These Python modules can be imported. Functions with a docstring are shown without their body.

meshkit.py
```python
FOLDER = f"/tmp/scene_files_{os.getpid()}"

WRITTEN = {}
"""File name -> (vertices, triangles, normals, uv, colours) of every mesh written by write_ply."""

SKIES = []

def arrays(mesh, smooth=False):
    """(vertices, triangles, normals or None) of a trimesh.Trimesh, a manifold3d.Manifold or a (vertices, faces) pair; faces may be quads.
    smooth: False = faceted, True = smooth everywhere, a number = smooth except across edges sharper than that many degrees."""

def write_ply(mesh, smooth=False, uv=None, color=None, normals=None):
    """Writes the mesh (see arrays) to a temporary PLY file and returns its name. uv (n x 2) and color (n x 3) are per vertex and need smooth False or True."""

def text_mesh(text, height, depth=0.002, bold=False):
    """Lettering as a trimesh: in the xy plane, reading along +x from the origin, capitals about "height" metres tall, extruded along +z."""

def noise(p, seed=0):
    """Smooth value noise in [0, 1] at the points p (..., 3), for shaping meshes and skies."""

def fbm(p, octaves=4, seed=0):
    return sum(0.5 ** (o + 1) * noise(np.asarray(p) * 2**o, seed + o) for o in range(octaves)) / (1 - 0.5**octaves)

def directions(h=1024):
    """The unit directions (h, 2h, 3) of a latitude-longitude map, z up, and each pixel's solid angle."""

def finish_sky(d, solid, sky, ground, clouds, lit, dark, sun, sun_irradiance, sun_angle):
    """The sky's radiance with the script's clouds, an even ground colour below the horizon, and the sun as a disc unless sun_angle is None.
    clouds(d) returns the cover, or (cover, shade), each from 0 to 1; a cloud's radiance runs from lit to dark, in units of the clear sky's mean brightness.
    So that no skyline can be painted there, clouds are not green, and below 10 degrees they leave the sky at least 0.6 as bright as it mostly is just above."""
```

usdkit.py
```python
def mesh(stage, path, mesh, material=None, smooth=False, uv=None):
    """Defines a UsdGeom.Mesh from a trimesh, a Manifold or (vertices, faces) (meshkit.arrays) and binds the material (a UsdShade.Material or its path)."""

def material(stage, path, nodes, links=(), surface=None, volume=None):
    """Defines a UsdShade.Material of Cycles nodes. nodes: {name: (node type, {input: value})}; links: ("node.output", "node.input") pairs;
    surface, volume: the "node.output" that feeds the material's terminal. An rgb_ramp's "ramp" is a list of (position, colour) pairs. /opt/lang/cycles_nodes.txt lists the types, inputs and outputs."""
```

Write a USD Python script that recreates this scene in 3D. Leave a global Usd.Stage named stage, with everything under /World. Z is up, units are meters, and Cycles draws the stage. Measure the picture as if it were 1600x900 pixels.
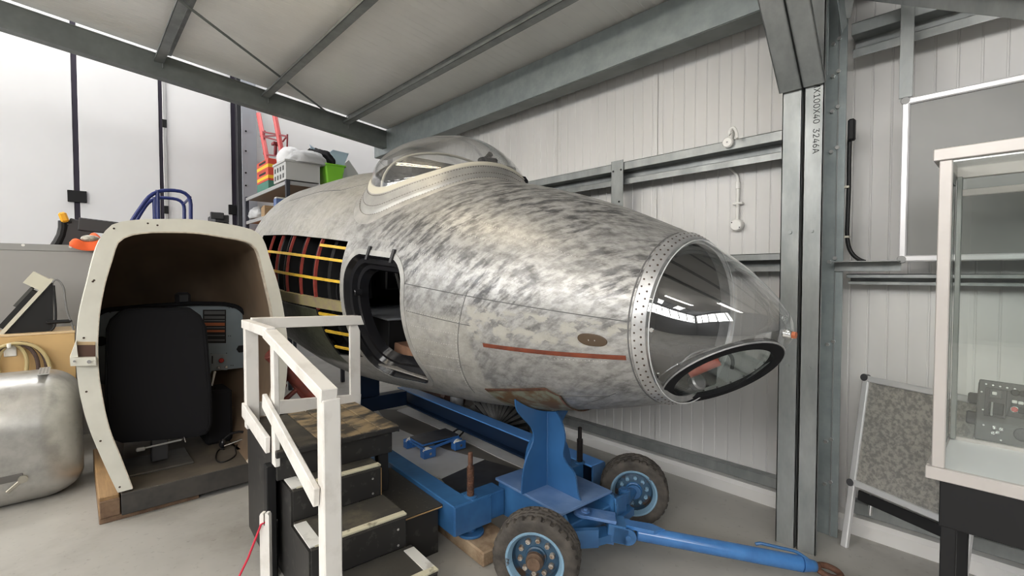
import math, random, numpy as np, trimesh, shapely, shapely.affinity, usdkit, meshkit
from shapely.geometry import Polygon, box as sbox
from scipy.interpolate import PchipInterpolator, CubicSpline
from pxr import Usd, UsdGeom, UsdLux, UsdShade, Gf, Sdf
random.seed(7); rng = np.random.default_rng(7)
stage = Usd.Stage.CreateInMemory()
UsdGeom.SetStageUpAxis(stage, 'Z'); UsdGeom.SetStageMetersPerUnit(stage, 1.0)
UsdGeom.Xform.Define(stage, '/World'); UsdGeom.Scope.Define(stage, '/World/Looks')
# ---------------------------------------------------------------- camera, light, exposure
FPX, HOR, EYE = 740.0, 428.0, np.array([0, 0, 1.53])
PITCH = math.atan((450 - HOR) / FPX); SA, CA = math.sin(math.radians(42.8)), math.cos(math.radians(42.8))
RIGHT = np.array([SA, CA, 0]); F0 = np.array([-CA, SA, 0])
FWD = F0 * math.cos(PITCH) - np.array([0, 0, math.sin(PITCH)])
UP = F0 * math.sin(PITCH) + np.array([0, 0, math.cos(PITCH)])
cam = UsdGeom.Camera.Define(stage, '/World/camera')
cam.CreateHorizontalApertureAttr(36.0); cam.CreateVerticalApertureAttr(20.25)
cam.CreateFocalLengthAttr(36.0 * FPX / 1600); cam.CreateClippingRangeAttr((0.05, 200.0))
cam.CreateExposureAttr(-0.16)
m = np.eye(4); m[0, :3] = RIGHT; m[1, :3] = UP; m[2, :3] = -FWD; m[3, :3] = EYE
cam.AddTransformOp().Set(Gf.Matrix4d(*m.ravel().tolist()))
ROOF_L = 10.0       # radiance of the translucent rooflights
TUBE_L = 36.0       # fluorescent tubes
WARM_L = 60.0       # warm high-bay lamps
dome = UsdLux.DomeLight.Define(stage, '/World/sky'); dome.CreateIntensityAttr(0.6); dome.CreateColorAttr(Gf.Vec3f(0.9, 0.95, 1.0))

def ray(x, y): return FWD + RIGHT * ((x - 800) / FPX) + UP * ((450 - y) / FPX)
def _on(x, y, k, v):
    d = ray(x, y); return EYE + d * ((v - EYE[k]) / d[k])
def onX(x, y, v): return _on(x, y, 0, v)      # the point of the plane X = v that the photograph shows at (x, y)
def onY(x, y, v): return _on(x, y, 1, v)
def onZ(x, y, v=0.0): return _on(x, y, 2, v)

# ---------------------------------------------------------------- scene helpers
names = {}
def numbered(base):
    k = names.get(base, 0); names[base] = k + 1
    return base if k == 0 else '%s_%03d' % (base, k)
def tag(p, label=None, cat=None, group=None, kind=None):
    for k, v in (('label', label), ('category', cat), ('group', group), ('kind', kind)):
        if v: p.SetCustomDataByKey(k, v)
    return p
LOC = {}
def thing(name, label, cat, loc=(0, 0, 0), group=None, kind=None):
    path = numbered('/World/' + name)
    x = UsdGeom.Xform.Define(stage, path); x.AddTranslateOp().Set(Gf.Vec3d(*map(float, loc)))
    LOC[path] = np.asarray(loc, float)
    return tag(x.GetPrim(), label, cat, group, kind)
def loc_of(path):
    while path and path not in LOC: path = path.rpartition('/')[0]
    return LOC.get(path, np.zeros(3))
def obj(name, mesh, mat, parent=None, smooth=35, uv=None, label=None, kind=None):
    """One Mesh prim; the mesh is given in world coordinates and stored relative to its thing."""
    base = str(parent.GetPath()) if parent is not None else '/World'
    path = numbered(base + '/' + name)
    if isinstance(mesh, B): mesh = mesh.mesh()
    if isinstance(mesh, tuple): mesh = trimesh.Trimesh(mesh[0], mesh[1], process=False)
    o = loc_of(base); mm = mesh.copy(); mm.apply_translation(-o)
    p = usdkit.mesh(stage, path, mm, mat, smooth=smooth, uv=uv).GetPrim()
    return tag(p, label, None, None, kind)
def single(name, mesh, mat, label, cat, group=None, smooth=35, kind=None):
    """A thing that is one mesh."""
    if isinstance(mesh, B): mesh = mesh.mesh()
    c = mesh.bounds.mean(0); c[2] = mesh.bounds[0][2]
    path = numbered('/World/' + name); mm = mesh.copy(); mm.apply_translation(-c)
    p = usdkit.mesh(stage, path, mm, mat, smooth=smooth); UsdGeom.Xformable(p).AddTranslateOp().Set(Gf.Vec3d(*map(float, c)))
    return tag(p.GetPrim(), label, cat, group, kind)

def unit(v): v = np.asarray(v, float); return v / np.linalg.norm(v)
def frame_T(o, x, y, z):
    T = np.eye(4); T[:3, 0], T[:3, 1], T[:3, 2], T[:3, 3] = x, y, z, o; return T
def hull(pts): return trimesh.convex.convex_hull(np.asarray(pts, float))
def chamfer_box(a, b, c):
    a, b = np.minimum(a, b).astype(float), np.maximum(a, b).astype(float); c = min(c, *(0.45 * (b - a)))
    if c <= 1e-5: return trimesh.creation.box(bounds=[a, b])
    pts = []
    for i in range(8):
        k = np.array([(i >> j) & 1 for j in range(3)]); p = np.where(k, b, a); d = np.where(k, -1, 1) * c
        for j in range(3):
            q = p + d; q[j] = p[j]; pts.append(q)
    return hull(pts)
class B:
    """Collects pieces of one mesh, in the frame T."""
    def __init__(s, T=None): s.p = []; s.T = T
    def add(s, m, T=None):
        m = m.copy()
        if T is not None: m.apply_transform(T)
        if s.T is not None: m.apply_transform(s.T)
        s.p.append(m); return s
    def box(s, x0, x1, y0, y1, z0, z1, c=0.004): return s.add(chamfer_box(np.array([x0, y0, z0]), np.array([x1, y1, z1]), c))
    def bar(s, p, q, w, h, up=(0, 0, 1), c=0.003, ext=0.0):
        """A rectangular bar from p to q, w wide and h high (along up)."""
        p, q = np.asarray(p, float), np.asarray(q, float); d = unit(q - p); p, q = p - d * ext, q + d * ext
        side = unit(np.cross(up, d)); u2 = np.cross(d, side); L = np.linalg.norm(q - p)
        return s.add(chamfer_box(np.array([0, -w / 2, -h / 2]), np.array([L, w / 2, h / 2]), c), frame_T(p, d, side, u2))
    def cyl(s, p, q, r, n=20, r2=None, cap=0.0):
        p, q = np.asarray(p, float), np.asarray(q, float); r2 = r if r2 is None else r2
        L = np.linalg.norm(q - p); prof = [(0, 0), (r, 0), (r2, L), (0, L)]
        if cap: prof = [(0, 0), (r - cap, 0), (r, cap), (r2, L - cap), (r2 - cap, L), (0, L)]
        return s.add(lathe(prof, n), axis_T(p, q - p))
    def tube(s, path, r, n=10, closed=False): return s.add(sweep(path, r, n, closed))
    def prism(s, poly, d0, d1, T=None):
        poly = poly if isinstance(poly, shapely.Geometry) else Polygon(poly)
        if not poly.is_valid: poly = poly.buffer(0)
        for g in getattr(poly, 'geoms', [poly]):
            m = trimesh.creation.extrude_polygon(g, d1 - d0); m.apply_translation([0, 0, d0]); s.add(m, T)
        return s
    def sphere(s, c, r, n=2, sc=(1, 1, 1)):
        m = trimesh.creation.icosphere(n, 1.0); m.apply_scale(np.asarray(sc) * r); m.apply_translation(c); return s.add(m)
    def mesh(s): return s.p[0] if len(s.p) == 1 else trimesh.util.concatenate(s.p)
def axis_T(p, d):
    z = unit(d); x = unit(np.cross([0, 0, 1], z)) if abs(z[2]) < 0.99 else np.array([1.0, 0, 0]); return frame_T(p, x, np.cross(z, x), z)
def lathe(prof, n=24):
    prof = np.asarray(prof, float); a = np.arange(n) * 2 * np.pi / n; k = len(prof)
    v = np.stack([prof[:, 0][None] * np.cos(a)[:, None], prof[:, 0][None] * np.sin(a)[:, None], np.broadcast_to(prof[:, 1], (n, k))], -1).reshape(-1, 3)
    i, j = np.meshgrid(np.arange(n), np.arange(k - 1), indexing='ij'); i2 = (i + 1) % n
    q = np.stack([i * k + j, i2 * k + j, i2 * k + j + 1, i * k + j + 1], -1).reshape(-1, 4)
    m = trimesh.Trimesh(v, np.vstack([q[:, [0, 1, 2]], q[:, [0, 2, 3]]]), process=False)
    m.merge_vertices(digits_vertex=7); m.update_faces(m.nondegenerate_faces()); return m
def sweep(path, r, n=10, closed=False):
    p = np.asarray(path, float); k = len(p)
    t = (np.roll(p, -1, 0) - np.roll(p, 1, 0)) if closed else np.gradient(p, axis=0)
    t /= np.linalg.norm(t, axis=1, keepdims=True) + 1e-12
    u = np.zeros_like(p); s0 = np.array([0, 0, 1.0]) if abs(t[0][2]) < 0.9 else np.array([1.0, 0, 0])
    u[0] = unit(np.cross(t[0], s0))
    for i in range(1, k): w = u[i - 1] - t[i] * (u[i - 1] @ t[i]); u[i] = w / (np.linalg.norm(w) + 1e-12)
    w = np.cross(t, u); a = np.arange(n) * 2 * np.pi / n; R = np.broadcast_to(r, (k,))
    v = p[:, None] + R[:, None, None] * (np.cos(a)[None, :, None] * u[:, None] + np.sin(a)[None, :, None] * w[:, None])
    rows = k if closed else k - 1
    i, j = np.meshgrid(np.arange(rows), np.arange(n), indexing='ij'); i2 = (i + 1) % k; j2 = (j + 1) % n
    q = np.stack([i * n + j, i * n + j2, i2 * n + j2, i2 * n + j], -1).reshape(-1, 4)
    f = [q[:, [0, 1, 2]], q[:, [0, 2, 3]]]; v = v.reshape(-1, 3)
    if not closed:
        v = np.vstack([v, p[0], p[-1]]); c0 = len(v) - 2; jj = np.arange(n)
        f += [np.stack([np.full(n, c0), (jj + 1) % n, jj], 1), np.stack([np.full(n, c0 + 1), (k - 1) * n + jj, (k - 1) * n + (jj + 1) % n], 1)]
    return trimesh.Trimesh(v, np.vstack(f), process=False)
def smooth_path(pts, n=40, closed=False):
    p = np.asarray(pts, float)
    if closed: p = np.vstack([p, p[:1]])
    t = np.r_[0, np.cumsum(np.linalg.norm(np.diff(p, axis=0), axis=1))]
    return CubicSpline(t, p, bc_type='periodic' if closed else 'not-a-knot' if len(p) > 3 else 'natural')(np.linspace(0, t[-1], n, endpoint=not closed))
def fillet(pts, r, n=5):
    """A polyline with its inner corners rounded."""
    pts = [np.asarray(p, float) for p in pts]; out = [pts[0]]
    for a, b, c in zip(pts, pts[1:], pts[2:]):
        u, w = unit(a - b), unit(c - b); d = min(r, 0.45 * np.linalg.norm(a - b), 0.45 * np.linalg.norm(c - b))
        for t in np.linspace(0, 1, n): out.append((1 - t) ** 2 * (b + u * d) + 2 * t * (1 - t) * b + t ** 2 * (b + w * d))
    return np.array(out + [pts[-1]])
def loft(rings, closed=True, cap0=False, cap1=False):
    """Rings of equally many points joined to a surface."""
    R = [np.asarray(r, float) for r in rings]; k, n = len(R), len(R[0]); v = np.vstack(R)
    cols = n if closed else n - 1
    i, j = np.meshgrid(np.arange(k - 1), np.arange(cols), indexing='ij'); j2 = (j + 1) % n
    q = np.stack([i * n + j, i * n + j2, (i + 1) * n + j2, (i + 1) * n + j], -1).reshape(-1, 4)
    f = [q[:, [0, 1, 2]], q[:, [0, 2, 3]]]
    for on, row, flip in ((cap0, 0, True), (cap1, k - 1, False)):
        if on:
            v = np.vstack([v, R[row].mean(0)]); c = len(v) - 1; jj = np.arange(n); t = np.stack([np.full(n, c), row * n + jj, row * n + (jj + 1) % n], 1)
            f.append(t[:, ::-1] if flip else t)
    return trimesh.Trimesh(v, np.vstack(f), process=False)
XPLANE = lambda X: np.array([[0, 0, 1, X], [1, 0, 0, 0], [0, 1, 0, 0], [0, 0, 0, 1.0]])     # polygon (Y, z) in the plane X, extruded along +X
YPLANE = lambda Y: np.array([[1, 0, 0, 0], [0, 0, -1, Y], [0, 1, 0, 0], [0, 0, 0, 1.0]])    # polygon (X, z) in the plane Y, extruded along -Y

# ---------------------------------------------------------------- materials
MATS = {}
def mat(name, color, rough=0.5, metal=0.0, var=0.0, scale=6.0, color2=None, bump=0.0, bscale=40.0, stretch=(1, 1, 1), lo=0.35, hi=0.65, rvar=0.0, detail=5.0, spec=0.5, coat=0.0):
    """Principled surface whose colour wanders between color and color2 by noise in object space."""
    if name in MATS: return MATS[name]
    c = np.array(color, float); c2 = np.array(color2, float) if color2 is not None else c * (1 - var)
    nodes = {'p': ('principled_bsdf', {'base_color': tuple(c), 'roughness': rough, 'metallic': metal, 'specular_ior_level': spec, 'coat_weight': coat}), 'tc': ('texture_coordinate', {}),
             'map': ('mapping', {'scale': stretch})}
    links = [('tc.object', 'map.vector')]
    if var or color2 is not None:
        nodes['n'] = ('noise_texture', {'scale': scale, 'detail': detail, 'roughness': 0.6})
        nodes['r'] = ('rgb_ramp', {'ramp': [(lo, tuple(c2)), (hi, tuple(c))]})
        links += [('map.vector', 'n.vector'), ('n.fac', 'r.fac'), ('r.color', 'p.base_color')]
        if rvar:
            nodes['mr'] = ('map_range', {'clamp': True, 'from_min': 0.3, 'from_max': 0.7, 'to_min': rough + rvar, 'to_max': rough - rvar}); links += [('n.fac', 'mr.value'), ('mr.result', 'p.roughness')]
    if bump:
        nodes['bn'] = ('noise_texture', {'scale': bscale, 'detail': 4.0}); nodes['b'] = ('bump', {'strength': bump, 'distance': 0.004})
        links += [('map.vector', 'bn.vector'), ('bn.fac', 'b.height'), ('b.normal', 'p.normal')]
    MATS[name] = usdkit.material(stage, '/World/Looks/' + name, nodes, links, surface='p.BSDF'); return MATS[name]
def glass(name, tint, haze=0.0, ior=1.5, rough=0.01):
    nodes = {'t': ('transparent_bsdf', {'color': tint}), 'g': ('glossy_bsdf', {'color': (1, 1, 1), 'roughness': rough}), 'lw': ('layer_weight', {'blend': 0.5}), 'pw': ('math', {'math_type': 'power', 'value2': 4.5}), 'f': ('math', {'math_type': 'multiply_add', 'value2': 0.85, 'value3': ((ior - 1) / (ior + 1)) ** 2 * 1.6}), 'm': ('mix_closure', {})}
    links = [('lw.facing', 'pw.value1'), ('pw.value', 'f.value1'), ('f.value', 'm.fac'), ('t.BSDF', 'm.closure1'), ('g.BSDF', 'm.closure2')]; out = 'm.closure'
    if haze:
        nodes.update({'d': ('diffuse_bsdf', {'color': (0.75, 0.75, 0.75)}), 'hn': ('noise_texture', {'scale': 4.0, 'detail': 5.0}), 'hr': ('map_range', {'clamp': True, 'from_min': 0.35, 'from_max': 0.75, 'to_min': haze * 0.4, 'to_max': haze * 1.6}), 'tc': ('texture_coordinate', {}), 'h': ('mix_closure', {})})
        links += [('tc.object', 'hn.vector'), ('hn.fac', 'hr.value'), ('hr.result', 'h.fac'), ('m.closure', 'h.closure1'), ('d.BSDF', 'h.closure2')]; out = 'h.closure'
    MATS[name] = usdkit.material(stage, '/World/Looks/' + name, nodes, links, surface=out); return MATS[name]
def lamp(name, color, strength):
    MATS[name] = usdkit.material(stage, '/World/Looks/' + name, {'e': ('emission', {'color': color, 'strength': strength})}, [], surface='e.emission'); return MATS[name]

galv = mat('galvanised_steel', (0.31, 0.322, 0.32), 0.45, 0.45, scale=9, color2=(0.23, 0.245, 0.245), bump=0.05, bscale=60, stretch=(1, 1, 0.4), rvar=0.06)
galv_dark = mat('galvanised_rafter', (0.20, 0.218, 0.212), 0.5, 0.3, scale=5, color2=(0.155, 0.17, 0.166))
galv_teal = mat('galvanised_blue_grey', (0.34, 0.38, 0.385), 0.42, 0.45, scale=8, color2=(0.27, 0.31, 0.315))
bolt_m = mat('zinc_bolt', (0.75, 0.75, 0.74), 0.3, 0.9)
wall_m = mat('white_wall_sheet', (0.67, 0.66, 0.65), 0.42, 0.0, var=0.06, scale=3, stretch=(1, 1, 0.3))
ceil_m = mat('white_liner_sheet', (0.84, 0.83, 0.81), 0.25, 0.0, var=0.05, scale=3)
black = mat('black_paint', (0.011, 0.011, 0.012), 0.5, spec=0.3)
purlin_m = mat('purlin_steel', (0.30, 0.315, 0.31), 0.45, 0.45, scale=7, color2=(0.22, 0.235, 0.23))
black_soft = mat('black_soft', (0.010, 0.010, 0.012), 0.85, bump=0.2, bscale=120, spec=0.25)
black_gloss = mat('black_gloss', (0.012, 0.012, 0.014), 0.18)
white_p = mat('white_plastic', (0.78, 0.77, 0.74), 0.4)
white_wood = mat('white_painted_wood', (0.74, 0.72, 0.69), 0.55, scale=7, color2=(0.58, 0.55, 0.51), lo=0.25, hi=0.5, bump=0.1, bscale=30)
blue = mat('blue_trailer_paint', (0.040, 0.142, 0.33), 0.30, 0.0, scale=6, color2=(0.028, 0.10, 0.245), bump=0.08, bscale=35, coat=0.2)
blue_bright = mat('bright_blue_paint', (0.05, 0.19, 0.55), 0.3, 0.0, var=0.2, scale=9)
rust = mat('rusty_steel', (0.16, 0.075, 0.045), 0.75, 0.2, scale=25, color2=(0.07, 0.035, 0.025), bump=0.25, bscale=120)
chrome = mat('polished_metal', (0.8, 0.8, 0.8), 0.15, 1.0)
grey_p = mat('grey_plastic', (0.30, 0.30, 0.30), 0.5)
# ---------------------------------------------------------------- the setting
def concrete():
    nodes = {'p': ('principled_bsdf', {'roughness': 0.34}), 'g': ('geometry', {}), 'n1': ('noise_texture', {'scale': 0.9, 'detail': 6.0, 'roughness': 0.6}), 'r1': ('rgb_ramp', {'ramp': [(0.3, (0.26, 0.247, 0.222)), (0.5, (0.365, 0.355, 0.333)), (0.7, (0.43, 0.418, 0.392))]}),
             'n2': ('noise_texture', {'scale': 26.0, 'detail': 6.0, 'roughness': 0.7}), 'r2': ('rgb_ramp', {'ramp': [(0.26, (0.45, 0.43, 0.40)), (0.42, (1, 1, 1))]}), 'mx': ('mix', {'mix_type': 'multiply', 'fac': 0.6}),
             'mr': ('map_range', {'clamp': True, 'from_min': 0.3, 'from_max': 0.7, 'to_min': 0.26, 'to_max': 0.5}), 'b': ('bump', {'strength': 0.06, 'distance': 0.004})}
    links = [('g.position', 'n1.vector'), ('g.position', 'n2.vector'), ('n1.fac', 'r1.fac'), ('n2.fac', 'r2.fac'), ('r1.color', 'mx.color1'), ('r2.color', 'mx.color2'), ('mx.color', 'p.base_color'), ('n1.fac', 'mr.value'), ('mr.result', 'p.roughness'), ('n2.fac', 'b.height'), ('b.normal', 'p.normal')]
    return usdkit.material(stage, '/World/Looks/painted_concrete', nodes, links, surface='p.BSDF')
def struct(name, label, cat='building part', group=None): return thing(name, label, cat, group=group, kind='structure')
fl = single('floor', B().box(-9.6, 8, -9.6, 6, -0.12, 0, 0), concrete(), 'smooth pale grey painted concrete workshop floor with faint scuffs', 'floor', kind='structure')

WY = 3.43          # face of the wall cladding
def ribbed(x0, x1, z0, z1, pitch, kind):
    """A sheet of wall cladding with pressed ribs, facing -Y."""
    xs, ys = [x0], [0.0]; k = int(round((x1 - x0) / pitch)); st = (x1 - x0) / k
    for i in range(k):
        a = x0 + (i + 0.5) * st
        if kind == 'micro': xs += [a - 0.006, a - 0.002, a + 0.002, a + 0.006]; ys += [0, 0.0035, 0.0035, 0]
        elif i % 2: xs += [a - 0.018, a - 0.008, a + 0.008, a + 0.018]; ys += [0, -0.012, -0.012, 0]
        else: xs += [a - 0.007, a - 0.003, a + 0.003, a + 0.007]; ys += [0, 0.006, 0.006, 0]
    xs.append(x1); ys.append(0.0)
    xs, ys = np.array(xs), np.array(ys) + WY
    f0, f1 = np.stack([xs, ys, 0 * xs + z0], 1), np.stack([xs, ys, 0 * xs + z1], 1)
    b0, b1 = f0.copy(), f1.copy(); b0[:, 1] = b1[:, 1] = WY + 0.05
    return loft([b0, f0, f1, b1, b0], closed=False)
wr = struct('wall_right', 'white ribbed sheet wall behind the aircraft nose and the display case', 'wall')
x = -6.25
while x < 3.0:
    w = 1.0 if x > -0.95 else 1.0625
    kind = 'micro' if x < -0.9 else 'rib'
    obj('wall_panel', ribbed(x + 0.002, x + w - 0.002, 0.0, 3.72, 0.0885 if kind == 'micro' else 0.0833, kind), wall_m, wr, smooth=False); x += w
bb = struct('baseboard_right', 'low white kerb flashing along the foot of the ribbed wall', 'baseboard')
k0 = B().add(loft([[(X, 3.33, 0), (X, 3.325, 0.075), (X, 3.345, 0.10), (X, 3.42, 0.105), (X, 3.42, 0)] for X in (-6.25, 3.0)], cap0=True, cap1=True))
obj('flashing', k0, wall_m, bb, smooth=False)
obj('base_rail', B().box(-6.25, -0.93, 3.35, 3.42, 0.12, 0.19, 0.004).box(-0.66, 3, 3.35, 3.42, 0.12, 0.19, 0.004), galv, bb)
# horizontal rails of the wall: Z sections
def zrail(x0, x1, z, h, y0=3.24, lip=0.02):
    b = B(); t = 0.006
    b.box(x0, x1, y0, y0 + t, z, z + h * 0.42, 0.001); b.box(x0, x1, y0, WY - 0.004, z + h * 0.42, z + h * 0.42 + t, 0.001)
    b.box(x0, x1, WY - 0.014, WY - 0.006, z - h * 0.5, z + h * 0.42, 0.001); b.box(x0, x1, y0, y0 + 0.03, z - t, z, 0.001)
    return b
def crail(x0, x1, z0, z1, y0=3.25):
    """A wall rail: upper lit face, shadowed channel below it, lower lip."""
    b = B(); h = z1 - z0
    b.box(x0, x1, y0, y0 + 0.005, z1 - 0.36 * h, z1, 0.001); b.box(x0, x1, y0, WY - 0.005, z1 - 0.005, z1, 0.001)
    b.box(x0, x1, y0 + 0.10, y0 + 0.106, z0 + 0.25 * h, z1 - 0.36 * h, 0.001); b.box(x0, x1, y0, y0 + 0.106, z1 - 0.37 * h, z1 - 0.36 * h, 0.001)
    b.box(x0, x1, y0 + 0.04, y0 + 0.045, z0, z0 + 0.27 * h, 0.001); b.box(x0, x1, y0 + 0.04, y0 + 0.106, z0 + 0.25 * h, z0 + 0.27 * h, 0.001)
    return b
for x0, x1, z0, z1, lab in ((-6.2, -0.94, 2.255, 2.425, 'upper galvanised wall rail behind the aircraft nose, left of the column'), (-6.2, -0.94, 1.545, 1.66, 'middle galvanised wall rail at nose height, left of the column'),
                            (-0.69, 3.0, 1.47, 1.53, 'middle galvanised wall rail below the grey board'), (-0.69, 3.0, 2.76, 2.94, 'upper galvanised wall rail above the grey board')):
    single('wall_rail', crail(x0, x1, z0, z1), galv, lab, 'rail', kind='structure', smooth=False)
def strip(name, lab, x0, x1, z0, z1, y0, m=galv):
    return single(name, B().box(x0, x1, y0, y0 + 0.006, z0, z1, 0.001), m, lab, 'bracket', kind='structure')
pa, pb = onY(955, 253, 3.235), onY(973, 325, 3.235)
st = struct('rail_stay', 'short galvanised vertical strap over the upper wall rail', 'bracket')
obj('strap', B().box(pa[0], pb[0], 3.235, 3.241, 2.0, pa[2], 0.001).box(pa[0], pa[0] + 0.005, 3.235, 3.30, 2.0, pa[2], 0.001), galv, st)
for q in ((958, 268), (970, 265), (967, 315)):
    c = onY(*q, 3.232); obj('bolt', B().cyl(c, c + [0, 0.006, 0], 0.008, 10), black, st)
# eave beam
eb = struct('eave_beam', 'deep galvanised eave beam along the top of the white wall', 'beam')
obj('beam_web', B().box(-6.2, 3, 3.12, 3.128, 3.15, 3.46, 0.001), galv_teal, eb)
obj('lower_flange', B().box(-6.2, 3, 3.128, 3.30, 3.145, 3.155, 0.001).box(-6.2, 3, 3.29, 3.30, 3.155, 3.2, 0.001), galv_dark, eb)
obj('upper_flange', B().box(-6.2, 3, 3.128, 3.30, 3.455, 3.465, 0.001), galv_dark, eb)
# roof: sheets over purlins over rafters
SL = 0.105
def zr(Y): return 3.47 + SL * (3.3 - Y)          # underside of the roof sheets
def rib_roof(x0, x1):
    xs, zs = [x0], [0.0]; k = 12; stp = (x1 - x0) / k
    for i in range(k):
        a = x0 + (i + 0.5) * stp; xs += [a - 0.008, a - 0.003, a + 0.003, a + 0.008]; zs += [0, 0.0013, 0.0013, 0]
    xs.append(x1); zs.append(0); xs, zs = np.array(xs), np.array(zs)
    def row(Y, up): return np.stack([xs, 0 * xs + Y, zr(Y) + (zs if not up else 0.06 + 0 * zs)], 1)
    return loft([row(3.42, 1), row(3.42, 0), row(-2.6, 0), row(-2.6, 1), row(3.42, 1)], closed=False)
ce = struct('ceiling', 'white ribbed underside of the sloping lean-to roof', 'ceiling')
x = -5.90
while x < 3.0: obj('roof_panel', rib_roof(x + 0.0015, x + 0.9985), ceil_m, ce, smooth=False); x += 1.0
def purlin(Y, x0=-5.92, x1=3.0, d=0.20, m=purlin_m, lab=''):
    z1 = zr(Y) - 0.004; z0 = z1 - d; b = B(); t = 0.005; w = 0.075
    b.box(x0, x1, Y, Y + t, z0, z1, 0.001)                                       # web
    b.box(x0, x1, Y - w, Y, z0, z0 + t, 0.001); b.box(x0, x1, Y - w, Y - w + t, z0, z0 + 0.03, 0.001)    # lower flange and lip towards the hall
    b.box(x0, x1, Y, Y + w, z1 - t, z1, 0.001)
    o = struct('purlin', lab, 'purlin'); obj('section', b, m, o, smooth=False)
    c = B()
    c.box(-5.95, -5.83, Y - 0.012, Y - 0.004, z0 - 0.05, z1 - 0.02, 0.001); obj('cleat', c, galv, o)
    return o
# rafter of the far frame, and the near frame's rafter and brace on the column
RX = -5.9
def rafter_pts(Y): return 3.20 + SL * (3.3 - Y)   # underside
def rafter(X, w, d, m, lab, y0=3.3, y1=-3.0):
    o = struct('rafter', lab, 'rafter')
    for nm, s0, s1, e0, e1 in (('web', -0.004, 0.004, 0, d), ('lower_flange', -w / 2, w / 2, 0, 0.012), ('upper_flange', -w / 2, w / 2, d - 0.012, d)):
        v = [(X + s, Y, rafter_pts(Y) + e) for Y in (y0, y1) for s in (s0, s1) for e in (e0, e1)]
        obj(nm, hull(v), m, o, smooth=False)
    return o
ra = rafter(RX, 0.11, 0.225, galv_dark, 'dark grey steel rafter sloping up to the left beyond the aircraft canopy')
v = [(RX + 0.05, Y, rafter_pts(Y) + e) for Y in (3.3, -3.0) for e in (0.012, 0.213)] + [(RX + 0.042, Y, rafter_pts(Y) + e) for Y in (3.3, -3.0) for e in (0.012, 0.213)]
obj('side_plate', hull(v), galv_dark, ra, smooth=False)
for q, lab in (((545, 188), 'galvanised purlin nearest the eave beam, above the canopy'), ((420, 138), 'middle galvanised purlin across the roof, crossing the bracing rod'), ((255, 72), 'leftmost galvanised purlin at the top of the picture')):
    p = onX(q[0], q[1], RX + 0.055); purlin(p[1], d=max(0.12, zr(p[1]) - 0.004 - max(p[2], rafter_pts(p[1]) + 0.227)), lab=lab)
# bracing rod under the purlins
p0, p1 = onX(514, 178, RX + 0.06), onZ(280, 0, 3.60)
single('bracing_rod', B().cyl(p0, p0 + (p1 - p0) * 1.5, 0.011, 10), galv_dark, 'thin dark diagonal bracing rod under the purlins', 'rod', kind='structure')
for k, q in enumerate((410, 470, 560, 585)): pass
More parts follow.
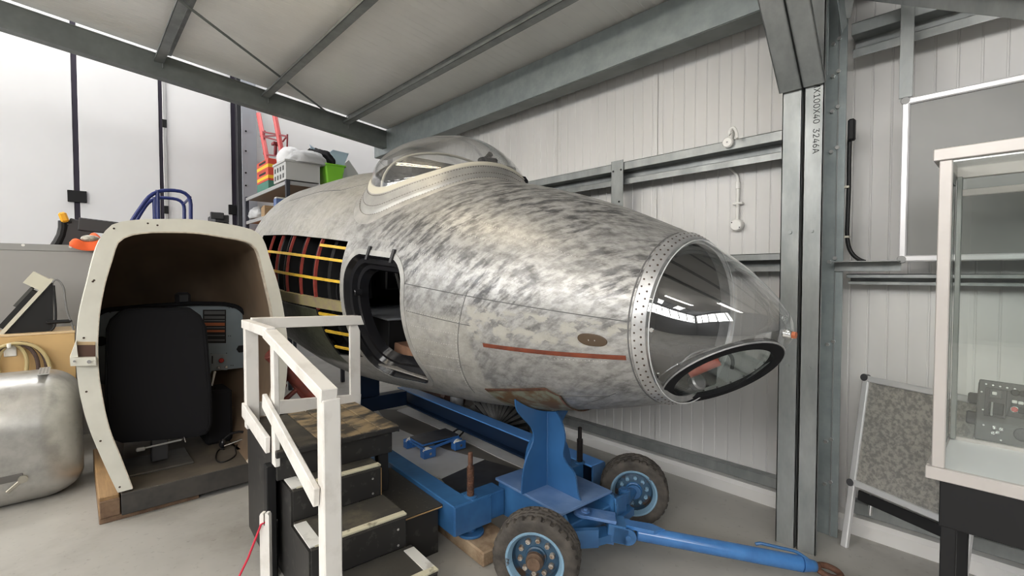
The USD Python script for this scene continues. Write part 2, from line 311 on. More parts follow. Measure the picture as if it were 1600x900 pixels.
# column of the near frame: two lipped channels back to back
co = struct('column', 'galvanised double-channel steel column right of the aircraft nose', 'column')
CT = 3.30
def channel(xw, sx, y0, y1, w):
    """Web at xw, flanges towards sx."""
    t = 0.006; b = B(); xs = sorted((xw, xw + sx * t)); b.box(xs[0], xs[1], y0, y1, 0, CT, 0.001)
    fx = sorted((xw, xw + sx * w))
    for y in (y0, y1 - t): b.box(fx[0], fx[1], y, y + t, 0, CT, 0.001)
    lx = sorted((xw + sx * w, xw + sx * (w - t)))
    b.box(lx[0], lx[1], y0, y0 + 0.022, 0, CT, 0.001); b.box(lx[0], lx[1], y1 - 0.022, y1, 0, CT, 0.001); return b
obj('channel', channel(-0.836, -1, 2.92, 3.23, 0.098), galv, co, smooth=False)
rb = channel(-0.826, 1, 2.92, 3.23, 0.092); obj('channel', rb, galv, co, smooth=False)
obj('back_plate', B().box(-0.82, -0.700, 3.215, 3.223, 0, CT, 0.001), galv_teal, co, smooth=False)
for zz in (0.30, 0.55, 1.12, 1.60, 2.23, 2.46, 2.66, 2.84):
    for dx in (0.0, 0.028):
        c = np.array([-0.765 + dx, 3.2, zz + (0.02 if dx else 0)]); obj('bolt', B().cyl(c, c + [0, 0.014, 0], 0.011, 6), bolt_m, co)
for zz in (1.02, 1.76, 2.58):
    for dx in (-0.885, -0.78):
        c = np.array([dx, 2.912, zz]); obj('bolt', B().cyl(c, c + [0, 0.008, 0], 0.010, 8), galv, co)
tm = meshkit.text_mesh('MX100X40  3246A', 0.030, 0.0008); tm.apply_translation([0, 0, 0])
T = np.eye(4); T[:3, 0] = [0, 0, -1]; T[:3, 1] = [1, 0, 0]; T[:3, 2] = [0, -1, 0]; T[:3, 3] = [-0.782, 2.9195, 2.555]
tm.apply_transform(T); obj('stencil_lettering', tm, black, co, smooth=False)
# knee brace from the column up towards the hall
kb = struct('knee_brace', 'galvanised double-channel knee brace rising from the column head', 'brace')
d = unit([0, -1, 1.15]); n = np.cross(d, [1, 0, 0]); o0 = np.array([-0.83, 2.90, 2.53])
for k, (a, b_) in enumerate(((-0.115, -0.004), (0.004, 0.105))):
    b = B()
    for (s0, s1, e0, e1) in ((a, b_, 0, 0.006), (b_ - 0.006 if k == 0 else a, b_ if k == 0 else a + 0.006, 0, 0.13), (a if k == 0 else b_ - 0.006, a + 0.006 if k == 0 else b_, 0, 0.022)):
        pts = [o0 + np.array([s, 0, 0]) + d * (L - (0 if L else 0)) + (-n if n[2] > 0 else n) * -e for s in (s0, s1) for e in (e0, e1) for L in (0.0, 1.9)]
        b.add(hull(pts))
    obj('channel', b, galv, kb, smooth=False)
# eave bracket plates at the head of the column
hb = struct('head_bracket', 'galvanised gusset plates joining column head and eave beam', 'bracket')
obj('gusset', B().box(-0.826, -0.74, 3.0, 3.006, 2.6, 3.45, 0.001), galv_teal, hb, smooth=False)
obj('cleat', B().bar((-0.69, 3.10, 2.86), (-0.69, 2.75, 3.3), 0.006, 0.13), galv_teal, hb, smooth=False)
obj('cleat', B().bar((-0.70, 3.16, 2.94), (-0.55, 2.95, 3.5), 0.05, 0.006), galv, hb, smooth=False)
# top-right steel: strap holding the grey board, and a tie bar
p = onY(1418, 20, 3.2)
single('hanging_strap', B().box(p[0] - 0.028, p[0] + 0.028, 3.205, 3.213, 2.45, 2.99, 0.001), galv, 'vertical galvanised strap above the corner of the grey board', 'bracket', kind='structure')
q0, q1 = onY(1400, -8, 3.0), onY(1640, 16, 2.5); q0, q1 = q0 - (q1 - q0) * 0.6, q1 + (q1 - q0) * 2.5
single('tie_bar', B().bar(q0, q1, 0.006, 0.075, c=0.001).bar(q0 + [0, 0, 0.035], q1 + [0, 0, 0.035], 0.06, 0.006, c=0.001), galv, 'galvanised angle tie bar crossing the top right corner', 'brace', kind='structure', smooth=False)
p0, p1 = onY(1290, 408, 3.02), onY(1398, 422, 3.02)
single('shelf_bracket', B().box(p0[0] + 0.0, p1[0], 3.20, 3.206, 1.545, 1.60, 0.001).box(p0[0], p1[0], 3.10, 3.206, 1.595, 1.60, 0.001), galv, 'short galvanised bar from the column below the grey board', 'bracket', kind='structure')

# far end: tall white folding door leaves and the dark posts between them
DX = -9.0
door_m = mat('white_door_sheet', (0.74, 0.74, 0.75), 0.5, var=0.03, scale=1.5)
dark_gap = mat('dark_violet_gap', (0.02, 0.015, 0.03), 0.6)
def dy(px): return onX(px, 250, DX)[1]
edges = [-4.2, -2.9, -1.3, dy(119), dy(253), dy(365)]
for k, (a, b_) in enumerate(zip(edges, edges[1:])):
    t = thing('door', ['', '', '', 'white hangar door leaf in the middle of the far end, behind the black gym bench', 'white hangar door leaf behind the blue handrail'][k] if k > 2 else 'white hangar door leaf at the far left, %s' % ['outermost', 'second from outermost', 'beside the yellow-headed stand'][k], 'door', kind='structure')
    pass
    obj('leaf', B().box(DX - 0.05, DX, a + 0.03, b_ - 0.03, 0.05, 6.6, 0.004), door_m, t)
    obj('edge_seal', B().box(DX - 0.06, DX - 0.01, b_ - 0.03, b_ + 0.03, 0.0, 6.6, 0.001), dark_gap, t)
    if k in (2, 4):
        y, z = b_, onX(119 if k == 2 else 365, 307 if k == 2 else 328, DX)[2]
        obj('hinge', B().box(DX - 0.005, DX + 0.03, y - (0.1 if k == 2 else 0.09), y + (0.1 if k == 2 else 0.02), z - 0.08, z + 0.08, 0.004), black, t)
    if k == 4:
        y = dy(257.5); obj('locking_rod', B().box(DX + 0.002, DX + 0.03, y - 0.02, y + 0.025, 0.2, 6.0, 0.003), mat('pale_grey_steel', (0.6, 0.6, 0.6), 0.4, 0.5), t)
        for zz in (2.95 - 0.5, 5.2 - 1.3): obj('rod_guide', B().box(DX + 0.03, DX + 0.045, y - 0.03, y + 0.03, onX(258, 328 if zz < 3 else 194, DX)[2] - 0.06, onX(258, 328 if zz < 3 else 194, DX)[2] + 0.06, 0.003), black, t)
y = dy(371)
single('door_post', B().box(DX - 0.05, DX + 0.12, dy(366) + 0.02, dy(377), 0, 6.6, 0.004), mat('dark_post', (0.03, 0.03, 0.035), 0.5), 'black steel post at the edge of the far white doors', 'post', kind='structure')
ps = struct('hall_column', 'grey steel hall column with bolts beside the red crates', 'column')
obj('flange', B().box(-8.75, -8.73, onX(378, 250, -8.74)[1], onX(401, 250, -8.74)[1], 0, 6.6, 0.002), mat('grey_column_paint', (0.36, 0.38, 0.42), 0.45, 0.3), ps)
obj('web', B().box(-8.95, -8.75, onX(383, 250, -8.74)[1], onX(386, 250, -8.74)[1], 0, 6.6, 0.002), galv, ps)
for yy in (205, 236, 270, 290): c = onX(384, yy, -8.73); obj('bolt', B().cyl(c, c + [0.012, 0, 0], 0.014, 8), black, ps)
ww = single('wall_far', B().box(-9.05, -8.97, dy(377), 6, 0, 6.6, 0), door_m, 'white wall sheeting behind the storage shelves', 'wall', kind='structure')
single('wall_back', B().box(-9.05, -6.3, 5.9, 6.0, 0, 6.6, 0), door_m, 'white side wall of the tall hall beyond the shelves', 'wall', kind='structure')
# the rest of the tall hall around and behind the viewer
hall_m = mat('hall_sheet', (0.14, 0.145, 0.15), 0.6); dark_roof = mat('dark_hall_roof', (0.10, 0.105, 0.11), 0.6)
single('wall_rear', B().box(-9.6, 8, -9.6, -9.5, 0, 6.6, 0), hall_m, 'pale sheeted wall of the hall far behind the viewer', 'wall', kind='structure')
o = thing('window_21', 'long added glowing strip high in the far wall of the hall behind the viewer', 'window', kind='structure')  # unseen glowing strip, added to give the nose glass a bright band
obj('pane', B().box(-9.4, 7.6, -9.48, -9.46, 4.0, 6.3, 0), lamp('added_strip_glow', (1.0, 0.99, 0.965), 12.0), o, smooth=False)
for k in range(12): obj('mullion', B().box(-9.2 + 1.5 * k, -9.1 + 1.5 * k, -9.45, -9.40, 4.3, 6.3, 0), dark_roof, o)
o = thing('window_22', 'added glowing strip high in the end wall of the hall', 'window', kind='structure')  # second glowing strip, added to carry the reflected band further round
obj('pane', B().box(7.96, 7.98, -9.3, -2.8, 4.0, 6.3, 0), MATS['added_strip_glow'], o, smooth=False)
for k in range(5): obj('mullion', B().box(7.90, 7.95, -9.2 + 1.5 * k, -9.1 + 1.5 * k, 4.0, 6.3, 0), dark_roof, o)
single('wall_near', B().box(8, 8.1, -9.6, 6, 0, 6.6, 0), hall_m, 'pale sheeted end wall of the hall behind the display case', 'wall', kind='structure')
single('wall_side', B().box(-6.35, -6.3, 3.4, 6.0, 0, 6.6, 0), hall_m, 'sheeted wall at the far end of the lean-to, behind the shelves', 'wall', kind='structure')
single('hall_roof', B().box(-9.6, 8.1, -9.6, 6.1, 6.62, 6.72, 0), dark_roof, 'dark underside of the tall hall roof outside the frame', 'roof', kind='structure')
rl = lamp('daylit_rooflight', (1.0, 0.985, 0.96), ROOF_L); tl = lamp('added_fill_tube', (1.0, 0.96, 0.88), TUBE_L); tm_ = lamp('warm_white_tube', (1.0, 0.86, 0.62), TUBE_L * 0.95); tw = lamp('warm_fluorescent_tube', (1.0, 0.80, 0.50), TUBE_L * 1.6); wl = lamp('warm_high_bay_lamp', (1.0, 0.74, 0.42), WARM_L)
n = 0
for X in (-8.0, -5.2, -2.2, 0.8, 3.8):
    for (y0, y1) in ((-8.6, -6.6), (-5.6, -3.6)) if X > -7 else ((-8.6, -6.6), (-5.6, -3.6), (-2.5, 1.0), (1.8, 4.8)):
        n += 1; o = thing('window_%d' % n, 'translucent daylit rooflight strip in the tall hall roof, number %d from the doors' % n, 'rooflight', kind='structure', group='rooflights of the tall hall')
        o.SetCustomDataByKey('label', 'translucent daylit rooflight strip in the roof of the tall hall')
        obj('pane', B().box(X - 0.55, X + 0.55, y0, y1, 6.56, 6.58, 0), rl, o, smooth=False); obj('kerb', B().box(X - 0.62, X - 0.55, y0, y1, 6.5, 6.62, 0).box(X + 0.55, X + 0.62, y0, y1, 6.5, 6.62, 0), dark_roof, o)
for X in (-6.6, -3.7, -0.7, 2.3, 5.3):
    single('roof_truss', B().box(X - 0.05, X + 0.05, -9.5, -2.7, 6.3, 6.5, 0), dark_roof, 'dark steel roof truss of the tall hall', 'truss', group='roof trusses of the tall hall', kind='structure')
for (X, Y, Z, lab) in ((-2.9, 0.75, 3.60, 'twin fluorescent tube fitting under the lean-to roof, above the aircraft'), (-2.6, -1.6, 3.7, 'added fill tube fitting under the lean-to roof, nearest the simulator pod'), (0.6, -1.0, 3.62, 'added fill tube fitting under the lean-to roof, above the viewer'), (2.2, 0.6, 3.5, 'added fill tube fitting under the lean-to roof, above the display case'), (-1.6, -5.2, 5.2, 'warm twin tube fitting hung in the middle of the tall hall'), (-4.6, -4.2, 5.2, 'warm twin tube fitting hung in the hall near the white doors'), (1.4, -4.2, 5.2, 'warm twin tube fitting hung in the hall on the display case side'), (-3.4, -7.6, 5.2, 'warm twin tube fitting by the rear glow strip, towards the doors'), (0.6, -7.6, 5.2, 'warm twin tube fitting by the rear glow strip, in the middle')):  # lean-to fittings other than the one above the aircraft are added fill
    o = thing('tube_light', lab, 'lamp', (X, Y, Z))
    obj('housing', B().box(X - 0.75, X + 0.75, Y - 0.03, Y + 0.03, Z, Z + 0.05, 0.006), white_p, o)
    for s in (-0.06, 0.06): obj('tube', B().cyl((X - 0.72, Y + s, Z - 0.025), (X + 0.72, Y + s, Z - 0.005), 0.016, 10), tm_ if X < -2.8 and Z < 4 else tl if Z < 4 else tw, o)
for (X, Y, Z, lab) in ((-1.2, -3.0, 5.6, 'warm round high bay lamp just beyond the lean-to roof edge'), (-3.4, -6.4, 5.9, 'warm round high bay lamp deep in the tall hall')):
    o = thing('high_bay_lamp', lab, 'lamp', (X, Y, Z))
    obj('shade', B().add(lathe([(0.05, 0.35), (0.07, 0.2), (0.22, 0.0), (0.215, 0.0), (0.06, 0.19), (0.0, 0.2)], 28), axis_T((X, Y, Z), (0, 0, 1))), galv, o)
    obj('lens', B().cyl((X, Y, Z + 0.01), (X, Y, Z + 0.02), 0.20, 28), wl, o)
# ---------------------------------------------------------------- the aircraft nose section
# local frame: s along the axis towards the nose (0 = riveted ring), u away from the viewer, w up
AC = np.array([-1.05635, 2.052, 1.32392]); YAW, PIT = math.radians(-3.0904), math.radians(-3.5508)
EA = np.array([math.cos(YAW) * math.cos(PIT), math.sin(YAW) * math.cos(PIT), math.sin(PIT)])
EU = np.array([-math.sin(YAW), math.cos(YAW), 0]); EW = np.cross(EA, EU)
RK = np.array([-5.4, -4, -3.2, -2.5, -1.8, -1.25, -.8, -.4, -.13, 0])
RF = PchipInterpolator(RK, [.933, .957, .966, .906, .809, .73, .639, .531, .438, .390])
def W(s, u, w): s, u, w = np.broadcast_arrays(s, u, w); return AC + s[..., None] * EA + u[..., None] * EU + w[..., None] * EW
def ST(s, th, off=0.0):
    """A point of the skin: station s, angle th in degrees from the crown towards the viewer, off metres outside it."""
    s, th = np.broadcast_arrays(np.asarray(s, float), np.asarray(th, float)); r = RF(s) + off; a = np.radians(th)
    return W(s, -r * np.sin(a), r * np.cos(a))
ac = thing('aircraft_nose', 'weathered bare-metal jet aircraft nose section with bubble canopy, carried on the blue trailer', 'aircraft', (AC[0], AC[1], 0.0))

def skin_material():
    N = {'p': ('principled_bsdf', {'metallic': 0.5, 'roughness': 0.42}), 'uv': ('texture_coordinate', {}), 'x': ('separate_xyz', {}), 'rot': ('mapping', {'rotation': (0, 0, math.radians(55))}),
         'str': ('mapping', {'scale': (7.0, 21.0, 1.0)}), 'n1': ('noise_texture', {'scale': 1.0, 'detail': 6.0, 'roughness': 0.62, 'distortion': 0.15}),
         'r1': ('rgb_ramp', {'ramp': [(0.44, (1, 1, 1)), (0.60, (0, 0, 0))]}), 'n2': ('noise_texture', {'scale': 1.7, 'detail': 3.0}), 'r2': ('rgb_ramp', {'ramp': [(0.33, (0.12, 0.12, 0.12)), (0.55, (1, 1, 1))]}),
         'n3': ('noise_texture', {'scale': 16.0, 'detail': 8.0, 'roughness': 0.7}), 'r3': ('rgb_ramp', {'ramp': [(0.32, (0.55, 0.54, 0.51)), (0.58, (1, 1, 1))]}),
         'zs': ('map_range', {'range_type': 'smoothstep', 'from_min': -2.35, 'from_max': -1.3, 'to_min': 0.30, 'to_max': 1.0}),
         'zt': ('map_range', {'range_type': 'smoothstep', 'from_min': 1.30, 'from_max': 1.62, 'to_min': 1.0, 'to_max': 0.45}),
         'm1': ('math', {'math_type': 'multiply'}), 'm2': ('math', {'math_type': 'multiply'}), 'inv': ('math', {'math_type': 'subtract', 'value1': 1.0}), 'm3': ('math', {'math_type': 'multiply'}),
         'c1': ('mix', {}), 'c2': ('mix', {'mix_type': 'multiply', 'fac': 0.7}),
         # chalky primer: behind the canopy and on the panels right of the door, worn through in patches
         'p1': ('map_range', {'range_type': 'smoothstep', 'from_min': -1.95, 'from_max': -2.5, 'to_min': 0.0, 'to_max': 0.8}),
         'pa': ('map_range', {'range_type': 'smoothstep', 'from_min': 1.48, 'from_max': 1.54}), 'pb': ('map_range', {'range_type': 'smoothstep', 'from_min': -0.80, 'from_max': -0.84}), 'pc': ('math', {'math_type': 'multiply'}),
         'pd': ('map_range', {'clamp': True, 'from_min': 0.0, 'from_max': 1.0, 'to_min': 0.0, 'to_max': 0.7}),
         'qa': ('map_range', {'clamp': True, 'from_min': 1.40, 'from_max': 1.43}), 'qb': ('map_range', {'clamp': True, 'from_min': 1.68, 'from_max': 1.64}), 'qc': ('map_range', {'clamp': True, 'from_min': -0.84, 'from_max': -0.82}), 'q1': ('math', {'math_type': 'multiply'}), 'q2': ('math', {'math_type': 'multiply'}),
         'n5': ('noise_texture', {'scale': 11.0, 'detail': 6.0, 'roughness': 0.65}), 'r5': ('rgb_ramp', {'ramp': [(0.50, (0, 0, 0)), (0.53, (1, 1, 1))]}), 'q3': ('math', {'math_type': 'multiply'}),
         'mxa': ('math', {'math_type': 'maximum'}), 'mxb': ('math', {'math_type': 'maximum'}),
         'n4': ('noise_texture', {'scale': 6.0, 'detail': 8.0, 'roughness': 0.75}), 'r4': ('rgb_ramp', {'ramp': [(0.36, (0.15, 0.15, 0.15)), (0.52, (1, 1, 1))]}), 'pf': ('math', {'math_type': 'multiply'}),
         'c3': ('mix', {'color2': (0.41, 0.397, 0.362)}), 'met': ('map_range', {'clamp': True, 'from_min': 0.0, 'from_max': 1.0, 'to_min': 0.5, 'to_max': 0.10}), 'rg': ('map_range', {'clamp': True, 'from_min': 0.3, 'from_max': 0.7, 'to_min': 0.52, 'to_max': 0.36}),
         'ol1': ('map_range', {'clamp': True, 'from_min': 1.60, 'from_max': 1.63}), 'ol2': ('map_range', {'clamp': True, 'from_min': -2.42, 'from_max': -2.44}), 'ol': ('math', {'math_type': 'multiply'}), 'ol3': ('map_range', {'clamp': True, 'from_min': 2.16, 'from_max': 2.12}), 'olm': ('math', {'math_type': 'multiply'}), 'c4': ('mix', {'color2': (0.055, 0.06, 0.035)}),
         'n6': ('noise_texture', {'scale': 4.0, 'detail': 10.0, 'roughness': 0.78}), 'r6': ('rgb_ramp', {'ramp': [(0.30, (0.58, 0.58, 0.58)), (0.45, (0.88, 0.88, 0.87)), (0.62, (1, 1, 1))]}), 'c5': ('mix', {'mix_type': 'multiply', 'fac': 1.0}),
         'b': ('bump', {'strength': 0.12, 'distance': 0.003})}
    L = [('uv.UV', 'x.vector'), ('uv.UV', 'rot.vector'), ('rot.vector', 'str.vector'), ('str.vector', 'n1.vector'), ('n1.fac', 'r1.fac'), ('uv.UV', 'n2.vector'), ('n2.fac', 'r2.fac'), ('uv.UV', 'n3.vector'), ('n3.fac', 'r3.fac'),
         ('x.x', 'zs.value'), ('x.y', 'zt.value'), ('zs.result', 'm1.value1'), ('zt.result', 'm1.value2'), ('r1.color', 'inv.value2'), ('inv.value', 'm2.value1'), ('m1.value', 'm2.value2'), ('m2.value', 'm3.value1'), ('r2.color', 'm3.value2'),
         ('m3.value', 'c1.fac'), ('c1.color', 'c2.color1'), ('r3.color', 'c2.color2'),
         ('x.x', 'p1.value'), ('x.y', 'pa.value'), ('x.x', 'pb.value'), ('pa.result', 'pc.value1'), ('pb.result', 'pc.value2'), ('pc.value', 'pd.value'),
         ('x.y', 'qa.value'), ('x.y', 'qb.value'), ('x.x', 'qc.value'), ('qa.result', 'q1.value1'), ('qb.result', 'q1.value2'), ('q1.value', 'q2.value1'), ('qc.result', 'q2.value2'), ('uv.UV', 'n5.vector'), ('n5.fac', 'r5.fac'), ('r5.color', 'q3.value1'), ('q2.value', 'q3.value2'),
         ('p1.result', 'mxa.value1'), ('pd.result', 'mxa.value2'), ('uv.UV', 'n4.vector'), ('n4.fac', 'r4.fac'), ('mxa.value', 'pf.value1'), ('r4.color', 'pf.value2'), ('pf.value', 'mxb.value1'), ('q3.value', 'mxb.value2'), ('mxb.value', 'c3.fac'), ('c2.color', 'c3.color1'),
         ('x.y', 'ol1.value'), ('x.x', 'ol2.value'), ('ol1.result', 'ol.value1'), ('ol2.result', 'ol.value2'), ('x.y', 'ol3.value'), ('ol.value', 'olm.value1'), ('ol3.result', 'olm.value2'), ('olm.value', 'c4.fac'), ('c3.color', 'c4.color1'), ('c4.color', 'c5.color1'), ('uv.UV', 'n6.vector'), ('n6.fac', 'r6.fac'), ('r6.color', 'c5.color2'), ('c5.color', 'p.base_color'),
         ('mxb.value', 'met.value'), ('met.result', 'p.metallic'), ('n3.fac', 'rg.value'), ('rg.result', 'p.roughness'), ('n3.fac', 'b.height'), ('b.normal', 'p.normal')]
    N['c1'][1].update({'color1': (0.47, 0.465, 0.46), 'color2': (0.125, 0.125, 0.13)})
    return usdkit.material(stage, '/World/Looks/worn_aluminium_skin', N, L, surface='p.BSDF')
alu = mat('ring_aluminium', (0.62, 0.62, 0.62), 0.36, 0.75, scale=14, color2=(0.45, 0.45, 0.46))
alu_frame = mat('canopy_frame_paint', (0.40, 0.395, 0.375), 0.42, 0.5, scale=10, color2=(0.33, 0.325, 0.31))
cream = mat('cream_sealant', (0.50, 0.475, 0.40), 0.5)
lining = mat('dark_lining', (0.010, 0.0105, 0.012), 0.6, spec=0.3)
rust_paint = mat('red_primer', (0.21, 0.05, 0.022), 0.6, scale=14, color2=(0.13, 0.035, 0.02))
frame_red = mat('red_oxide_frame', (0.30, 0.045, 0.035), 0.5, var=0.3, scale=20)
str_yel = mat('yellow_chromate', (0.72, 0.46, 0.04), 0.5, var=0.25, scale=20)
beam_olive = mat('olive_chromate', (0.27, 0.24, 0.10), 0.6, scale=12, color2=(0.22, 0.17, 0.12))
wood_raw = mat('raw_wood', (0.42, 0.27, 0.14), 0.6, scale=8, color2=(0.28, 0.17, 0.085), stretch=(1, 6, 6))

def round_poly(pts, r, n=6): return Polygon(pts).buffer(-r, quad_segs=n).buffer(r, quad_segs=n)
door_uv = round_poly([(-1.985, 74.5), (-1.345, 73.5), (-1.335, 141), (-1.985, 141)], 0.0)
# angles are scaled to metres (80 deg ~ 1.12 m) while the corners are rounded
def rr(s0, s1, t0, t1, r, sk=75.0):
    p = sbox(s0, t0 / sk, s1, t1 / sk).buffer(-r).buffer(r, quad_segs=7); return shapely.transform(p, lambda a: a * [1, sk])
door_p = rr(-1.99, -1.345, 74.0, 140.5, 0.17)
grid_p = Polygon([(-3.98, 69.4), (-2.045, 69.2), (-2.04, 127), (-2.44, 129), (-2.44, 103.5), (-3.98, 101.5)])
# canopy outline on the skin, as (s, u); port side mirrored
CF = [(-2.40, 0), (-2.39, -.26), (-2.33, -.48), (-2.235, -.635), (-2.12, -.69), (-1.98, -.695), (-1.86, -.663), (-1.73, -.59), (-1.52, -.43), (-1.43, -.23), (-1.405, 0)]
CF = np.array(CF + [(s, -u) for s, u in CF[-2:0:-1]]); CC = np.array([-1.92, 0.0])
cr = smooth_path(CF, 96, closed=True)
def can(k, h):
    """The ring of points k times as far from the canopy centre, h above the skin."""
    q = CC + (cr - CC) * k; ws = np.sqrt(np.maximum(RF(q[:, 0]) ** 2 - q[:, 1] ** 2, 1e-4)); return np.c_[q, ws + h]
cut = can(0.93, 0); canopy_hole = Polygon(np.c_[cut[:, 0], np.degrees(np.arctan2(-cut[:, 1], cut[:, 2]))])

def clip_surface(sg, tg, poly, fn):
    """A grid in (station, angle) kept inside poly, mapped by fn; returns (mesh, parameters)."""
    S0, T0 = np.meshgrid(sg[:-1], tg[:-1], indexing='ij'); S1, T1 = np.meshgrid(sg[1:], tg[1:], indexing='ij')
    cells = shapely.box(S0.ravel(), T0.ravel(), S1.ravel(), T1.ravel()); shapely.prepare(poly)
    inside = shapely.contains_properly(poly, cells); touch = shapely.intersects(poly, cells) & ~inside
    P, Fc = [], []
    for c in cells[inside]:
        x0, y0, x1, y1 = c.bounds; i = len(P); P += [(x0, y0), (x1, y0), (x1, y1), (x0, y1)]; Fc += [(i, i + 1, i + 2), (i, i + 2, i + 3)]
    for g in shapely.intersection(cells[touch], poly):
        for q in getattr(g, 'geoms', [g]):
            if q.geom_type != 'Polygon' or q.area < 1e-9: continue
            for tri in shapely.constrained_delaunay_triangles(q).geoms:
                a = np.array(tri.exterior.coords)[:3]; i = len(P); P += [tuple(x) for x in a]
                Fc.append((i, i + 1, i + 2) if ((a[1] - a[0])[0] * (a[2] - a[0])[1] - (a[1] - a[0])[1] * (a[2] - a[0])[0]) > 0 else (i, i + 2, i + 1))
    P = np.array(P); _, idx, inv = np.unique(np.round(P, 6), axis=0, return_index=True, return_inverse=True)
    P = P[idx]; Fc = inv.ravel()[np.array(Fc)]; Fc = Fc[(Fc[:, 0] != Fc[:, 1]) & (Fc[:, 1] != Fc[:, 2]) & (Fc[:, 0] != Fc[:, 2])]
    return trimesh.Trimesh(fn(P[:, 0], P[:, 1]), Fc, process=False), P
def rim_wall(P, F, fa, fb):
    """Walls along the open edges of a clipped surface between fa and fb."""
    e = np.sort(np.vstack([F[:, [0, 1]], F[:, [1, 2]], F[:, [2, 0]]]), axis=1); u, n = np.unique(e, axis=0, return_counts=True); u = u[n == 1]
    a, b = fa(P[:, 0], P[:, 1]), fb(P[:, 0], P[:, 1]); k = len(a); v = np.vstack([a, b])
    return trimesh.Trimesh(v, np.vstack([np.c_[u[:, 0], u[:, 1], u[:, 1] + k], np.c_[u[:, 0], u[:, 1] + k, u[:, 0] + k]]), process=False)
SMIN = -4.5
dom = sbox(SMIN, -180, 0, 180) - door_p - grid_p - canopy_hole
sg = np.r_[np.linspace(SMIN, -2.5, 22), np.linspace(-2.5, -1.2, 40)[1:], np.linspace(-1.2, 0, 30)[1:]]; tg = np.linspace(-180, 180, 121)
sk, P = clip_surface(sg, tg, dom, lambda s, t: ST(s, t))
obj('skin', sk, skin_material(), ac, smooth=True, uv=np.c_[P[:, 0], np.radians(P[:, 1]) * 0.9])
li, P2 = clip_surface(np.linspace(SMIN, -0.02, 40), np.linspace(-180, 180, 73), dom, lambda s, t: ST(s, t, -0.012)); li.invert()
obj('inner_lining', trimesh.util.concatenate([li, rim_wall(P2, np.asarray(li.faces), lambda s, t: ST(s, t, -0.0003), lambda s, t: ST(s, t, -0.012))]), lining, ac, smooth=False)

def strip_on_skin(path, wid, off=0.0012, under=0.004):
    """A flat strip along a path of (s, angle) points on the skin."""
    q = np.array(path, float); c = ST(q[:, 0], q[:, 1], off); t = np.gradient(c, axis=0); t /= np.linalg.norm(t, axis=1, keepdims=True)
    nrm = ST(q[:, 0], q[:, 1], 1.0) - ST(q[:, 0], q[:, 1], 0.0); sd = np.cross(nrm, t); sd /= np.linalg.norm(sd, axis=1, keepdims=True)
    a, b = c + sd * wid / 2, c - sd * wid / 2
    return loft([a, b, b - nrm * under, a - nrm * under, a], closed=False)
def line(s0, t0, s1, t1, n=24): return np.c_[np.linspace(s0, s1, n), np.linspace(t0, t1, n)]
def rivets(paths, pitch, r, off=0.0006):
    b = []
    prof = [(r, -0.003), (r, 0.0002), (r * 0.6, 0.0010), (0, 0.0012)]; one = lathe(prof, 7)
    for path in paths:
        q = np.array(path, float); c = ST(q[:, 0], q[:, 1]); L = np.r_[0, np.cumsum(np.linalg.norm(np.diff(c, axis=0), axis=1))]
        for d in np.arange(0, L[-1], pitch):
            s, t = np.interp(d, L, q[:, 0]), np.interp(d, L, q[:, 1]); p = ST(s, t, off); nn = unit(ST(s, t, 1.0) - p); m = one.copy(); m.apply_transform(axis_T(p, nn)); b.append(m)
    return trimesh.util.concatenate(b)
# panel joints, drawn as shallow dark beads of sealant
joint = mat('panel_joint', (0.13, 0.13, 0.13), 0.6)
j = [strip_on_skin(line(-1.33, 84.5, -0.01, 88.5), 0.004), strip_on_skin(line(-1.30, 96.5, -0.80, 99.5), 0.003), strip_on_skin(line(-0.82, 84, -1.03, 142), 0.004),
     strip_on_skin(line(-3.95, 44, -2.72, 40), 0.007), strip_on_skin(line(-2.72, 40, -2.45, 33), 0.006), strip_on_skin(line(-2.45, 33, -2.41, 12), 0.006), strip_on_skin(line(-0.015, 10, -0.015, 178, 60), 0.006), strip_on_skin(line(-0.42, 140, -0.18, 143), 0.004), strip_on_skin(line(-0.30, 149, -0.14, 140), 0.004)]
obj('panel_joints', trimesh.util.concatenate(j), joint, ac, smooth=True, kind='stuff')
rv_m = mat('rivet_head', (0.55, 0.54, 0.52), 0.4, 0.5)
rows = [line(-1.30, t, s1, t + 1.5) for t, s1 in ((70, -0.9), (78, -0.95), (96.5, -0.85), (103, -0.88), (109, -0.9), (116, -0.93), (124, -0.98))] + [line(-0.84, 86, -1.03, 138), line(-0.9, 50, -0.3, 58), line(-1.25, 55, -0.7, 60), line(-0.35, 113, -0.1, 114), line(-2.0, 66.5, -1.3, 66.5), line(-3.9, 60, -2.1, 60), line(-3.9, 66.5, -2.06, 66.5)]
obj('skin_rivets', rivets(rows, 0.019, 0.0026), rv_m, ac, smooth=True, kind='stuff')
# door ring: lip, stepped black jamb, hinges
def ring_of(poly, n=160):
    e = poly.exterior; return np.array([e.interpolate(t, normalized=True).coords[0] for t in np.linspace(0, 1, n, endpoint=False)])
lipo = shapely.transform(shapely.transform(door_p, lambda a: a / [1, 75.0]).buffer(0.035), lambda a: a * [1, 75.0]); lipi = door_p
def resample(poly, ref, sk=75.0):
    """Points of poly's outline in the directions of ref's points from the door's centre."""
    c = np.array(door_p.centroid.coords[0]); out = []
    for p in ref:
        d = (p - c) / [1, sk]; d = d / np.linalg.norm(d) * [1, sk] * 2
        g = shapely.intersection(poly.exterior, shapely.LineString([c, c + d])); g = np.array((g if g.geom_type == 'Point' else g.geoms[0]).coords[0]); out.append(g)
    return np.array(out)
ref = ring_of(door_p); ro, ri = resample(lipo, ref), ref
inn = lambda k: np.array(door_p.centroid.coords[0]) + (ref - np.array(door_p.centroid.coords[0])) * k
f = lambda q, o: ST(q[:, 0], q[:, 1], o)
